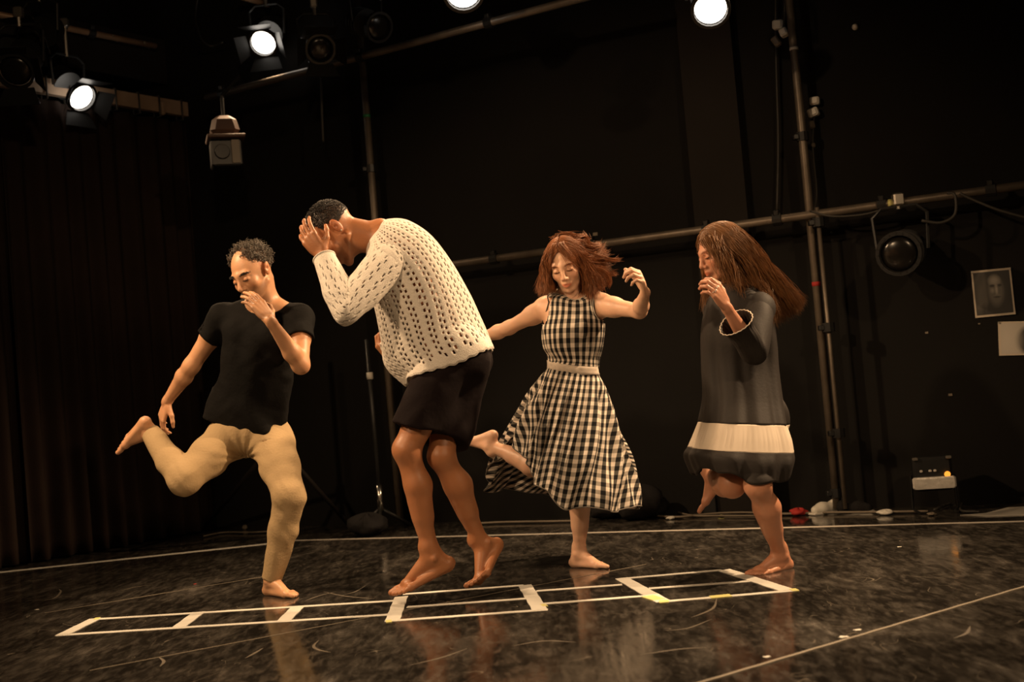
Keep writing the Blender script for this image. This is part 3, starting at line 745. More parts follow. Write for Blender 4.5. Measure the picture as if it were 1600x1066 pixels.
def print_on_wall(name, c4, label, mt, off=.012):
    P = [wall(x, y, off) for x, y in c4]          # tl tr br bl
    e = empty(name, sum(P) / 4, label, 'photograph')
    V = P + [q - wn * .004 for q in P]
    mesh_obj('paper_sheet', V, [(0, 3, 2, 1), (4, 5, 6, 7), (0, 1, 5, 4), (1, 2, 6, 5), (2, 3, 7, 6), (3, 0, 4, 7)], M['paper'], e, False)
    c = sum(P) / 4; mg = .91; I = [c + (q - c) * mg + wn * .001 for q in P]
    mesh_obj('printed_image', I, np.array([[0, 3, 2, 1]]), mt, e, False, uv=np.array([[0, 1], [0, 0], [1, 0], [1, 1]]))
    for q in P[:2]:
        t = MB(); q2 = c + (q - c) * .95; t.tube([q2, q2 + wn * .006], .006, 8); t.build('drawing_pin', M['steel'], e)
print_on_wall('portrait_print', ((1517, 424), (1579, 418), (1587, 491), (1524, 497)), 'black and white portrait print pinned tilted on the back wall', face1)
print_on_wall('portrait_print', ((1559, 503), (1641, 501), (1643, 554), (1561, 556)), 'pale print with a dark head cut by the right edge', face2)

# ------------------------------------------------------------------ things along the wall foot
fp = floor(1462, 800); wlx = fp + A(0, 0, 0)
d_ = unit(CAM + A(.6, 0, -.4) - fp); d_[2] = 0; d_ = unit(d_); sx = A(-d_[1], d_[0], 0); sx = sx if sx[0] > 0 else -sx
fl_ = empty('floor_flood_light', fp, 'small black floor flood light with a bright foil tray against the back wall', 'stage light')
t = MB(); t.box(fp + A(0, 0, .21), (.20, .14, .18), sx, d_, (0, 0, 1), bev=.015); t.build('housing', M['black_metal'], fl_)
t = MB(); t.box(fp + A(0, 0, .165) + d_ * .085, (.22, .035, .062), sx, d_, (0, 0, 1), bev=.008); t.build('foil_tray', M['foil'], fl_)
for q in (-1, 1):
    t = MB(); t.tube([fp + sx * q * .11 + A(0, 0, .2), fp + sx * q * .115 + A(0, 0, .02), fp + sx * q * .09 + d_ * .1 + A(0, 0, .012)], .008, 6); t.build('bracket_leg', M['black_metal'], fl_)
    t = MB(); t.box(fp + sx * q * .085 + d_ * .075 + A(0, 0, .295), (.03, .02, .015), sx, d_, (0, 0, 1), bev=.003); t.build('clip', M['steel'], fl_)
t = MB(); t.tube([fp + sx * .07 + d_ * .082 + A(0, 0, .205), fp + sx * .07 + d_ * .094 + A(0, 0, .207)], .016, 10); t.build('pilot_glow', M['ember'], fl_)
for q in (-.06, -.015, .01):
    t = MB(); t.box(fp + sx * q + d_ * .075 + A(0, 0, .228), (.016, .012, .012), sx, d_, (0, 0, 1), bev=.003); t.build('reflector_chip', M['foil'], fl_)

def lump(name, p, size, label, cat, m, seed=0, parts=None):
    r_ = np.random.RandomState(seed); nu, nv = 24, 12; V = []; Fs = []
    for i in range(nv + 1):
        ph = math.pi * i / nv
        for j in range(nu):
            th = 2 * math.pi * j / nu; k = 1 + .16 * math.sin(3 * th + seed + 2 * ph) + .1 * math.sin(5 * th - seed * 2 + 3 * ph) + .04 * r_.randn()
            z = math.cos(ph); V.append(p + A(size[0] * k * math.sin(ph) * math.cos(th), size[1] * k * math.sin(ph) * math.sin(th), max(0, size[2] * (z * .5 + .5) * (1 + .15 * math.sin(4 * th + seed)))))
    for i in range(nv):
        for j in range(nu): Fs.append((i * nu + j, i * nu + (j + 1) % nu, (i + 1) * nu + (j + 1) % nu, (i + 1) * nu + j))
    o_ = mesh_obj(name, V, Fs, M[m], None, True); props(o_, label, cat); return o_
bg = floor(1000, 812); lump('bag', bg, (.17, .12, .19), 'slumped black bag on the floor right of the checked skirt', 'bag', 'black_cloth', 3)
bg2 = floor(965, 812); lump('bag', bg2 + A(-.05, .1, 0), (.11, .1, .09), 'small black bundle left of the slumped bag', 'bag', 'black_cloth', 5)
lump('bag', floor(600, 832) + A(-.08, -.12, 0), (.13, .12, .13), 'dark bundled cloth at the foot of the shiny floor stand', 'cloth', 'black_cloth', 8)
def shoe(p, yaw, label, m, s=1., tilt=0.):
    Fd = Field(); d = A(math.cos(yaw), math.sin(yaw), 0); u = A(0, 0, 1)
    Fd.rc(p - d * .09 * s + u * .035, p + d * .05 * s + u * .03, .034, .032, .02); Fd.rc(p + d * .05 * s + u * .03, p + d * .12 * s + u * .025, .036, .027, .02)
    Fd.rc(p - d * .1 * s + u * .035, p - d * .09 * s + u * .05, .03, .026, .02); Fd.rc(p - d * .05 * s + u * .075, p - d * .06 * s + u * .10, .022, .02, .01, True); Fd.cut(p + u * .001, -u)
    V, Q = Fd.mesh(.008); e = empty('shoe', p, label, 'shoe', 'shoes by the scaffold upright'); mesh_obj('upper', V, Q, M[m], e)
    t = MB(); t.box(p + d * .015 + u * .007, (.30 * s, .062, .012), d, np.cross(u, d), u, bev=.005); t.build('sole', M['white_plastic'], e)
shoe(floor(1293, 803) + A(0, .02, 0), -2.7, 'pale shoe left at the foot of the scaffold upright', 'white_plastic', .62)
shoe(floor(1338, 803) + A(0, .04, 0), -.5, 'black and white shoe right of the scaffold upright foot', 'black_cloth', .62)
lump('cloth_heap', floor(1266, 806) + A(-.05, .05, 0), (.05, .035, .04), 'small red cloth beside the pale shoe', 'cloth', 'red_cloth', 4)
for k, (x, y, sz, lab, m) in enumerate(((1048, 812, .02, 'crumpled pale scrap on the floor beside the thin cables', 'white_plastic'), (1384, 805, .032, 'round white scrap on the floor left of the flood light', 'white_plastic'), (1127, 808, .014, 'tiny yellow scrap on the floor behind the raised foot', 'yellow_tape'), (1456, 806, .018, 'dim scrap on the floor under the flood light', 'pale_cable'), (1405, 855, .008, 'tiny white fleck on the dance floor below the flood light', 'white_plastic'), (1318, 996, .012, 'white fleck lying on the near seam tape', 'white_plastic'), (58, 953, .008, 'tiny white fleck on the floor at far left', 'white_plastic'), (305, 913, .007, 'tiny red fleck on the floor left of the standing foot', 'red_cloth'), (1340, 985, .010, 'paint fleck just above the near seam tape', 'white_plastic'), (1198, 1027, .009, 'small fleck on the near seam tape low at the frame', 'white_plastic'))):
    lump('floor_scrap', floor(x, y), (sz * 1.3, sz, sz * (.9 if y < 820 else .25)), lab, 'scrap', m, k + 20)['group'] = 'scraps on the floor'
pp = [floor(x, y) for x, y in ((1500, 806), (1540, 803), (1575, 799), (1612, 797), (1640, 800), (1640, 806), (1590, 806), (1540, 808))]
V = [p + A(0, 0, .004 + .016 * (k in (2, 3, 4))) for k, p in enumerate(pp)] + [p + A(0, 0, .001) for p in pp]; n = len(pp)
props(mesh_obj('paper_sheet', V, [tuple(range(n)), tuple(range(2 * n - 1, n - 1, -1))] + [(i, i + n, (i + 1) % n + n, (i + 1) % n) for i in range(n)], M['white_plastic'], None, False), 'crumpled pale sheet on the floor against the wall at the right edge', 'paper')
cable('floor_cable', [floor(x, y, .012) for x, y in ((1020, 806), (1060, 808), (1110, 803), (1160, 801), (1220, 803), (1290, 801), (1380, 800), (1450, 799))], 'thin pale cable along the foot of the back wall', 'pale_cable', .007, 40)
cable('floor_cable', [floor(x, y, .012) for x, y in ((1044, 796), (1056, 800), (1085, 806), (1130, 806), (1180, 806))], 'second pale cable curling beside the slumped bag', 'pale_cable', .006, 30)
cable('floor_cable', [floor(x, y, .012) for x, y in ((745, 818), (790, 816), (850, 815), (900, 814))], 'pale cable on the floor behind the woman in check', 'pale_cable', .007, 30)
cable('floor_cable', [floor(x, y, .012) for x, y in ((1460, 797), (1500, 780), (1512, 770), (1500, 796), (1530, 800))], 'dark cable curling beside the floor flood light', 'cable', .007, 30)
# low dark box against the wall and a black tripod behind the man in black
bx = floor(1115, 803) + A(0, .05, 0)
kb = empty('small_box', bx, 'small black box standing at the wall foot behind the raised knee', 'box')
t = MB(); t.box(bx + A(0, 0, .055), (.09, .08, .11), wd, wn, (0, 0, 1), bev=.008); t.build('body', M['black_metal'], kb)
t = MB(); t.box(bx + A(0, 0, .115), (.07, .05, .012), wd, wn, (0, 0, 1), bev=.004); t.build('lid', M['black_metal'], kb)
ap = at(430, 690, 7.6); tp = empty('tripod_stand', (ap[0], ap[1], 0), 'black tripod stand with spread legs in the dark behind the man in black', 'stand')
for q in ((318, 830), (550, 828), (432, 838)):
    f = floor(*q); t = MB(); t.tube([ap, f + A(0, 0, .014)], .015, 8); t.build('leg', M['pilaster'], tp, True)
t = MB(); t.tube([A(ap[0], ap[1], .5), A(ap[0], ap[1], 1.45)], .018, 10); t.build('pole', M['black_metal'], tp, True)
t = MB(); t.tube([ap - A(0, 0, .03), ap + A(0, 0, .04)], .035, 12); t.build('collar', M['black_metal'], tp, True)
lump('floor_scrap', floor(383, 828), (.02, .015, .03), 'dim pale lump on the floor behind the standing leg', 'scrap', 'pale_cable', 31)
cable('floor_cable', [floor(x, y, .012) for x, y in ((318, 838), (350, 832), (390, 832), (430, 830))], 'dim cable on the floor between the tripod legs', 'pale_cable', .005, 20)

# ------------------------------------------------------------------ tape on the floor
def strip(pa, pb, w_, parent, m='tape', z=.0012, name='tape_strip'):
    a, b_ = floor(*pa), floor(*pb); return strip3(a, b_, w_, parent, m, z, name)
def strip3(a, b_, w_, parent, m='tape', z=.0012, name='tape_strip'):
    L_ = np.linalg.norm(b_ - a); n = max(2, int(L_ / .04)); d = unit(b_ - a); s_ = A(-d[1], d[0], 0); V = []; Fs = []
    for i in range(n + 1):
        c = a + (b_ - a) * i / n; e = .0012 * math.sin(i * 1.7 + a[0] * 9); jag = (d * .006 * (i % 2)) if 0 else 0
        V += [c + s_ * (w_ / 2 + e) + A(0, 0, z), c - s_ * (w_ / 2 - e) + A(0, 0, z), c + s_ * (w_ / 2 + e), c - s_ * (w_ / 2 - e)]
    for i in range(n):
        k = 4 * i; Fs += [(k, k + 1, k + 5, k + 4), (k, k + 4, k + 6, k + 2), (k + 1, k + 3, k + 7, k + 5)]
    Fs += [(0, 2, 3, 1), (4 * n, 4 * n + 1, 4 * n + 3, 4 * n + 2)]
    return mesh_obj(name, V, Fs, M[m], parent, False)
ld = empty('tape_ladder', floor(620, 955), 'ladder of white tape boxes stuck on the dance floor under the dancers', 'floor tape')
W = .036
M['darker_tape'] = mat('darker_tape', (.34, .31, .27), .55, noise=.25, nscale=10)  # darker copy of the white tape, used along the back wall
for a_, b_ in (((90, 993), (606, 961)), ((148, 968), (618, 939)), ((603, 971), (856, 953)), ((636, 949), (832, 935)), ((630, 929), (818, 915)), ((838, 924), (972, 914)), ((848, 944), (1016, 931)), ((968, 905), (1128, 891)), ((1014, 920), (1178, 908)), ((1030, 941), (1242, 923))):
    strip(a_, b_, W, ld)
for k, (a_, b_) in enumerate((((97, 993), (150, 967)), ((279, 981), (311, 957)), ((443, 971), (466, 948)), ((613, 971), (627, 933)), ((844, 954), (820, 915)), ((1037, 941), (971, 904)), ((1230, 923), (1131, 891)))):
    strip(a_, b_, .058, ld, z=.002)
for a_, b_ in (((603, 972), (612, 971)), ((1012, 932), (1030, 938)), ((1030, 941), (1045, 940)), ((1236, 923), (1246, 922)), ((846, 947), (854, 946)), ((147, 968), (156, 967)), ((1110, 934), (1142, 931))):
    strip(a_, b_, .05, ld, 'yellow_tape', .0026, 'yellow_tape_piece')
props(strip((-60, 901), (457, 846), .06, None), 'long white boundary tape along the floor in front of the left curtain', 'floor tape')
bpar = props(strip3(T1 - wd * .05, T2 + wd * 1.5, .045, None, 'darker_tape'), 'long white boundary tape along the floor in front of the back wall', 'floor tape')
M['seam'] = mat('seam_tape', (.36, .32, .26), .25, spec=.6, noise=.2)
props(strip((1060, 1078), (1680, 894), .012, None, 'seam', .003), 'thin shiny seam tape crossing the near right floor', 'floor tape')
M['thin_seam'] = mat('thin_seam', (.20, .17, .13), .3, noise=.4, nscale=5)
props(strip((140, 1048), (1010, 882), .007, None, 'thin_seam', .0008), 'thin pale floor seam crossing under the tape boxes', 'floor seam')
props(strip((70, 958), (420, 900), .008, None, 'thin_seam', .0008), 'faint pale floor seam left of the standing foot', 'floor seam')
M['scuff'] = mat('chalk_scuff', (.13, .11, .085), .4, noise=.3)
sc = empty('scuff_marks', floor(800, 1000), 'pale curved scuff marks worn into the dark dance floor', 'scuff mark')
for pts in (((60, 940), (85, 935), (95, 925), (92, 921)), ((183, 925), (210, 918), (240, 914)), ((475, 940), (500, 931), (525, 925)), ((536, 930), (555, 925), (572, 915)), ((505, 925), (540, 932), (585, 936)), ((498, 1001), (490, 1010), (498, 1016), (517, 1020)), ((383, 1029), (398, 1021), (411, 1013)), ((248, 1027), (256, 1034), (250, 1042)), ((1040, 986), (1075, 982), (1112, 968)), ((1000, 1024), (1060, 1015), (1110, 1012)), ((640, 1040), (690, 1028), (730, 1014)), ((1490, 998), (1510, 990), (1516, 979)), ((1120, 935), (1115, 950), (1095, 960), (1080, 965)), ((800, 1010), (850, 1002), (900, 1004))):
    P = [floor(*q) for q in pts]
    C = catmull(P, 12); V = []; Fs = []
    for i, c in enumerate(C):
        d = unit(C[min(i + 1, 11)] - C[max(i - 1, 0)]); s_ = A(-d[1], d[0], 0); w_ = .006 * math.sin(math.pi * (i + .6) / 12.2)
        V += [c + s_ * w_ + A(0, 0, .0006), c - s_ * w_ + A(0, 0, .0006)]
    for i in range(11): Fs.append((2 * i, 2 * i + 1, 2 * i + 3, 2 * i + 2))
    mesh_obj('scuff', V, Fs, M['scuff'], sc, False)

# ================================================================== the dancers
M['skin_light'] = skin_mat('skin_olive', (.62, .33, .18))
M['skin_dark'] = skin_mat('skin_brown', (.41, .17, .075))
M['skin_fair'] = skin_mat('skin_fair', (.70, .42, .28))
M['skin_warm'] = skin_mat('skin_warm', (.58, .27, .16))
M['hair_grey'] = mat('hair_grey', (.10, .082, .065), .5, noise=.6, nscale=60)
M['hair_black'] = mat('hair_black', (.012, .009, .008), .6, noise=.3)
M['hair_auburn'] = mat('hair_auburn', (.21, .074, .024), .45, noise=.6, nscale=30, spec=.3)
M['hair_brown'] = mat('hair_brown', (.19, .085, .030), .45, noise=.6, nscale=30, spec=.3)
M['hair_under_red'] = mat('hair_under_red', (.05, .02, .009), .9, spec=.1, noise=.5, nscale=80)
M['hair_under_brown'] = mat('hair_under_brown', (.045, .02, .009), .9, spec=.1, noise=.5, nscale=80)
M['tee'] = mat('black_jersey', (.0032, .0028, .0026), .85, spec=.15, bump=.2, bscale=60)
M['khaki'] = mat('khaki_cotton', (.40, .285, .155), .85, spec=.15, bump=.25, bscale=90, noise=.08, nscale=6)
M['knit'] = mat('white_knit', (.80, .74, .66), .9, spec=.15, bump=.6, bscale=260)
M['shorts'] = mat('black_shorts', (.0085, .0045, .0048), .85, spec=.15, bump=.15, bscale=60)
M['grey_dress'] = mat('charcoal_dress', (.022, .018, .016), .7, spec=.25, bump=.1, bscale=70)
M['cream'] = mat('cream_band', (.62, .53, .43), .8, spec=.2)

def hem_cut(F, end, dr, r, inner, deep=.05):
    dr = unit(dr); x = unit(np.cross(dr, A(.3, .5, .8))); y = np.cross(dr, x)
    F.el(end + dr * .11, (r * 2.2, r * 2.2, .11), np.stack([x, y, dr], 1), .004, True)
    F.rc(end - dr * deep, end + dr * .03, inner * .95, inner, .004, True)
def scalp(c, Mx, s, n, ok, seed=0, k=1.):
    """points and outward normals on the skull where ok(x,y,z unit direction)"""
    r_ = np.random.RandomState(seed); out = []; nr = []
    while len(out) < n:
        v = r_.randn(3); v /= np.linalg.norm(v)
        if not ok(*v): continue
        p = A(0, -.018, .034) + v * A(.074, .094, .082) * k; out.append(c + s * (Mx @ p)); nr.append(Mx @ unit(v / A(.074, .094, .082)))
    return np.array(out), np.array(nr)
def bez(p0, p1, p2, p3, S):
    t = np.linspace(0, 1, S)[None, :, None]
    return p0[:, None] * (1 - t) ** 3 + 3 * p1[:, None] * t * (1 - t) ** 2 + 3 * p2[:, None] * t * t * (1 - t) + p3[:, None] * t ** 3
UPZ = A(0, 0, 1)
def crown_hair(c, Mx, s, F, Fb, n, seed, k=1.09, drop=-.35):
    """locks that lie on the skull from the parting down to the sides and back"""
    r_ = np.random.RandomState(seed); out = []
    for _ in range(n):
        q = r_.choice((-1, 1)); y0 = r_.uniform(-.75, .80); st = unit(A(q * abs(r_.normal(0, .03)) + .02 * q, y0, math.sqrt(max(.05, 1 - y0 * y0))))
        y1 = y0 - r_.uniform(.25, .65); y1 = max(y1, -.85); en = unit(A(q * math.sqrt(max(.1, 1 - y1 * y1)), y1, drop + .15 * r_.randn()))
        om = math.acos(np.clip(np.dot(st, en), -1, 1)); t = np.linspace(0, 1, 12)[:, None]
        v = (np.sin((1 - t) * om) * st + np.sin(t * om) * en) / math.sin(om); kk = k + .015 * r_.randn() + .05 * t
        P = A(0, -.018, .034) + v * A(.074, .094, .082) * kk + .0018 * np.sin(t * 14 + r_.uniform(0, 6)) * A(.3, 1, .3); out.append(c + s * (P @ Mx.T))
    P = np.array(out); return push_out(push_out(P.reshape(-1, 3), F, .003, 3), Fb, .002, 3).reshape(P.shape)

# ------------------------------------------------------------------ man in black tee and khaki trousers
Y1 = floor(436, 931)[1]
an = at(425, 906, Y1 + .02); kn = solve(an, 452, 775, .41, -1); hl = solve(kn, 424, 686, .40, 1); hl[2] = hl[2]
hr = at(362, 680, hl[1] + .04)
pel = (hl + hr) / 2 + A(0, 0, .03)
kr = solve(hr, 288, 750, .36, -1); ar = solve(kr, 235, 676, .40, 1)
shR = at(349, 497, pel[1] - .02); shL = at(468, 499, pel[1] - .14)
nb = at(411, 478, pel[1] - .10); che = at(404, 540, pel[1] - .07)
elR = solve(shR, 299, 572, .285, 1); wrR = solve(elR, 262, 626, .25, 1)
elL = solve(shL, 470, 571, .27, -1); wrL = solve(elL, 424, 504, .26, -1)
H1 = frame((-.46, -.76, -.44), (-.10, .05, 1)); hc1 = at(394, 427, pel[1] - .17); S1 = 1.10
man1 = empty('person', (an[0], an[1], 0), 'man in black t-shirt and khaki trousers hopping barefoot, one hand at his mouth', 'person', 'dancers hopping on the stage floor')
B = Field()
Mc, Mp = torso(B, pel, che, nb, shL, shR, hl, hr)
arm(B, shR, elR, wrR); arm(B, shL, elL, wrL)
leg(B, hl, kn, an, A(.3, .6, 0) * .9); leg(B, hr, kr, ar, A(0, .5, -.6))
foot(B, an, A(.72, -.62, 0), UPZ, A(-.7, -.7, 0), .98)
toeR = at(200, 718, ar[1] + .08); foot(B, ar, toeR - ar, unit(A(-.5, .45, -.7)), A(0, -1, 0), 1.0)
head(B, hc1, H1, S1, neck=nb)
dL = unit(at(408, 483, wrL[1] + .015) - wrL)
hand(B, wrL + dL * .01, dL, A(-.75, .6, .25), 'L', curls=[.26, .28, .32, .36], spread=.015, s=1.12, thumb=.3)
dR = unit(at(249, 665, wrR[1] + .03) - wrR)
hand(B, wrR + dR * .01, dR, A(.75, .5, .1), 'R', curls=[.5, .45, .5, .55], spread=.03, thumb=.2)
V, Q = B.mesh(.0042)
C = face_tint(V, hc1, H1, S1, lips=(.70, .42, .38), brow=(.12, .10, .09), stubble=(.50, .48, .46))
def scalp_tint(V, C, c, Mx, s, ok, col):
    q = ((V - c) @ Mx) / s - A(0, -.018, .034); v = q / A(.074, .094, .082); r = np.linalg.norm(v, axis=1); v = v / r[:, None]
    m = (r < 1.12) & np.array(ok(v[:, 0], v[:, 1], v[:, 2])); C[m, :3] *= np.array(col); return C
ok1 = lambda x, y, z: (z > -.35) & (y < .45 + .2 * z) & ~((y > .1) & (abs(x) < .42) & (z < .93)) & ~((y > .0) & (z < .05)) & ~((y > .30) & (z < .3))
C = scalp_tint(V, C, hc1, H1, S1, ok1, (.22, .2, .2))
mesh_obj('body', V, Q, M['skin_light'], man1, col=C)
# curly grey hair, brows and moustache
P0, N0 = scalp(hc1, H1, S1, 900, ok1, 3)
r_ = np.random.RandomState(5); S = 14; paths = []
for p, n in zip(P0, N0):
    a = unit(np.cross(n, r_.randn(3))); b = np.cross(n, a); rad = r_.uniform(.004, .0095); L_ = r_.uniform(.010, .034) * (1.2 if n[2] > .3 else .8); ph = r_.uniform(0, 6.28); tt = np.linspace(0, 1, S); tw = r_.uniform(5, 10)
    lean = unit(n + .5 * r_.randn(3) * .6 + H1[:, 1] * .1)
    paths.append(p[None] - n * .002 + lean[None] * (tt * L_)[:, None] + rad * ((np.cos(ph + tw * tt) - np.cos(ph))[:, None] * a + (np.sin(ph + tw * tt) - np.sin(ph))[:, None] * b))
strands('hair', paths, .0017, M['hair_grey'], man1)
def brows(c, Mx, s, material, parent, lift=0., n=90, w=.021, wd_=.0035):
    r_ = np.random.RandomState(2)
    for q in (-1, 1):
        ps = []
        for _ in range(n):
            u_ = r_.uniform(-1, 1); x = q * (.034 + u_ * w); z = .0245 + lift - .006 * u_ * u_ + r_.uniform(-1, 1) * wd_; y = .0835 - .35 * (abs(x) - .012) ** 2 * 18
            p = A(x, y, z); ps.append([c + s * (Mx @ (p + A(q * .006 * t, .0012 + .0015 * math.sin(3.1 * t), .0015 * t))) for t in (0, .5, 1)])
        strands('eyebrow', ps, .0007, material, parent)
def lashes(c, Mx, s, F, material, parent, r=.0011):
    for q in (-1, 1):
        P = catmull([c + s * (Mx @ A(q * .0175, .089, -.003)), c + s * (Mx @ A(q * .024, .091, -.0068)), c + s * (Mx @ A(q * .032, .0905, -.0078)), c + s * (Mx @ A(q * .040, .088, -.0060)), c + s * (Mx @ A(q * .046, .084, -.0025))], 12)
        for _ in range(8):
            d = F.eval(P); g = np.stack([F.eval(P + np.eye(3)[i] * .003) - F.eval(P - np.eye(3)[i] * .003) for i in range(3)], -1); g /= np.linalg.norm(g, axis=1, keepdims=True) + 1e-9; P = P - g * (d - .0004)[:, None] * .8
        t = MB(); t.tube(list(P), r * s, 5); t.build('eyelash', material, parent, True)
lashes(hc1, H1, S1, B, M['hair_black'], man1, .0013)
brows(hc1, H1, S1, M['hair_black'], man1, lift=.002, n=150, wd_=.0045)
ps = []; r_ = np.random.RandomState(9)
for _ in range(260):
    x = r_.uniform(-.026, .026); up_ = r_.rand() < .6
    if up_: p = A(x, .0955 - 8 * x * x, -.0505 - 5 * x * x + r_.uniform(-.004, .003)); v = A(.15 * np.sign(x), .25, -1)
    else: x *= .7; p = A(x, .0905 - 8 * x * x, -.088 + r_.uniform(-.012, .006)); v = A(0, .4, -1)
    ps.append([hc1 + S1 * (H1 @ (p + v * .010 * t)) for t in (0, .5, 1)])
strands('moustache', ps, .0008, M['hair_grey'], man1)
# t-shirt
T = Field(); torso(T, pel, che, nb, shL, shR, hl, hr, s=1.07)
T.cut(at(383, 674, pel[1]), unit(np.cross(at(446, 664, pel[1]) - at(318, 652, pel[1]), A(0, -1, 0))) * 1.0)
rcv, fcv = Mc[:, 0], Mc[:, 1]
w1, w2 = at(400, 560, pel[1] - .06), at(386, 640, pel[1])
T.rc(w1, w2, .165, .165, .05, flat=(unit(A(-.2, -1, 0)), 1.35))
T.rc(w2, at(400, 668, pel[1] - .02), .16, .10, .04, flat=(unit(A(-.2, -1, 0)), 1.3))
ur_ = unit(nb - pel)
T.rc(at(362, 590, pel[1] + .0), at(334, 665, pel[1] + .0), .07, .062, .04)
T.rc(at(440, 590, pel[1] - .06), at(434, 668, pel[1] - .05), .05, .045, .04)
T.rc(w2 + A(.02, -.08, 0), at(414, 676, pel[1] - .12), .06, .022, .05)
for s_, e_, L_ in ((shR, elR, .40), (shL, elL, .42)):
    v = e_ - s_; T.rc(s_ + A(0, 0, .004), s_ + v * L_, .066, .069, .03)
T.post = lambda P: .004 * wav(P * A(1.6, 1, .35), 34, .4) + .0022 * wav(P, 60, 2) + .003 * np.sin(P[:, 0] * 38 + 1.2 * np.sin(P[:, 2] * 7)) * np.clip((1.0 - P[:, 2]) * 3, 0, 1)
T.cuts = []
for s_, e_, L_ in ((shR, elR, .42), (shL, elL, .44)):
    v = e_ - s_; hem_cut(T, s_ + v * L_, v, .085, .056)
# scoop neck
T.el(at(414, 461, nb[1] - .06), A(.118, .16, .092), np.eye(3), .006, True)
# hem: two slanting cuts that meet in a point
a_, b_, c_ = at(316, 652, pel[1]), at(450, 660, pel[1]), at(417, 692, pel[1])
for p_, q_ in ((a_, c_), (c_, b_)):
    l_ = unit(q_ - p_); T.cut(p_, A(l_[2], 0, -l_[0]))
V, Q = T.mesh(.0065)
mesh_obj('t_shirt', V, Q, M['tee'], man1)
# trousers
Pn = Field(); ur = unit(nb - pel)
Pn.el(pel + ur * .0, A(.165, .128, .125), Mp, .05)
for q in (-1, 1): Pn.sp(pel + Mp @ A(q * .07, -.06, -.05), .092, .04)
for hp_, k_, a2, bk in ((hl, kn, an, A(.3, .6, 0)), (hr, kr, ar, A(0, .5, -.6))):
    v, w_ = k_ - hp_, a2 - k_
    Pn.rc(hp_, hp_ + v * .5, .108, .09, .04); Pn.rc(hp_ + v * .5, k_, .09, .071, .03); Pn.rc(k_, k_ + w_ * .4 + bk * .012, .070, .066, .03)
    end = a2 - unit(w_) * .005; Pn.rc(k_ + w_ * .4 + bk * .012, end, .066, .047, .02); Pn.sp(k_ - bk * .01, .066, .02)
for hp_, k_, a2 in ((hl, kn, an), (hr, kr, ar)):
    hem_cut(Pn, a2 - unit(a2 - k_) * .01, a2 - k_, .06, .035, .02)
Pn.cut(pel + ur * .125, ur)
Pn.rc(pel + Mp @ A(-.03, .16, -.035), pel + Mp @ A(-.15, .13, .0), .0055, .004, .008, True)     # crease across the left groin
Pn.rc(pel + Mp @ A(.0, .15, -.05), pel + Mp @ A(.04, .15, .06), .004, .003, .008, True)
cr = pel + Mp @ A(-.01, .06, -.12)
def pantfold(P):
    d = np.linalg.norm(P - cr, axis=1); ang = np.arctan2(P[:, 2] - cr[2], P[:, 0] - cr[0])
    dk = np.minimum(np.linalg.norm(P - kn, axis=1), np.linalg.norm(P - kr, axis=1))
    return .006 * np.sin(ang * 13 + 3 * d) * np.exp(-d / .14) + .0035 * wav(P * A(1, 1, 1.3), 30, 1.) + .0035 * np.sin(P[:, 2] * 95 + 60 * P[:, 0] + 2 * np.sin(P[:, 0] * 40)) * np.exp(-dk / .06) + .0035 * np.sin(P[:, 0] * 95 + 16 * P[:, 2] + 2 * np.sin(P[:, 2] * 22)) * np.clip((.42 - P[:, 2]) * 3, 0, 1) * np.clip((P[:, 2] - .12) * 12, 0, 1)
Pn.post = pantfold
V, Q = Pn.mesh(.0055)
mesh_obj('trousers', V, Q, M['khaki'], man1)
print('man1', [round(float(x), 2) for x in (an[2], kn[2], hl[2], shL[2], hc1[2], an[1], kn[1], hl[1], elL[1], wrL[1], hc1[1])])

# ------------------------------------------------------------------ man in the white knit sweater
Y2 = floor(715, 931)[1]
an2 = at(753, 851, Y2 + .06); kn2 = solve(an2, 690, 712, .44, -1)
h2f = at(708, 556, Y2 + .12); print('thigh far', np.linalg.norm(h2f - kn2))
an1 = at(674, 868, Y2 - .10); kn1 = solve(an1, 636, 702, .455, -1); h2n = at(702, 553, Y2 - .07); print('thigh near', np.linalg.norm(h2n - kn1))
hL, hR = h2n, h2f                                       # he faces left: his left side is near
pel2 = (hL + hR) / 2; Yc = pel2[1]
nb2 = at(597, 376, Yc + .0); che2 = at(640, 432, Yc)
shL2 = at(606, 412, Yc - .17); shR2 = at(614, 398, Yc + .17)
elL2 = solve(shL2, 541, 482, .295, -1); wrL2 = solve(elL2, 506, 402, .27, 1)
elR2 = at(668, 520, Yc + .20); wrR2 = at(618, 568, Yc + .10)
up2 = unit(A(-.87, -.08, .46)); fw2 = unit(A(-.50, -.12, -.85)); H2 = frame(fw2, up2); hc2 = at(523, 364, Yc - .02); S2 = 1.13
man2 = empty('person', (an2[0], an2[1], 0), 'man in open white knit sweater and black shorts bending forward with face in hand', 'person', 'dancers hopping on the stage floor')
B = Field(); Mc2, Mp2 = torso(B, pel2, che2, nb2, shL2, shR2, hL, hR, s=1.06)
arm(B, shL2, elL2, wrL2, 1.05); arm(B, shR2, elR2, wrR2, 1.05)
leg(B, hL, kn1, an1, A(.9, -.05, -.1), 1.06, calf=1.0); leg(B, hR, kn2, an2, A(.95, -.05, .2), 1.04, calf=1.08)
t1 = at(598, 918, an1[1] - .02); t1[2] = max(t1[2], .02)
foot(B, an1, t1 - an1 + A(0, 0, .035), unit(A(-.55, -.1, .8)), A(0, 1, 0), 1.2)
dt = at(716, 919, Y2) - an2; foot(B, an2, unit(dt + A(.01, -.08, .02)), unit(A(-.85, -.3, .45)), A(0, 1, 0), 1.12, toe=.65)
head(B, hc2, H2, S2, neck=nb2 + unit(nb2 - che2) * .0)
dl = unit(at(483, 372, wrL2[1] - .0) - wrL2)
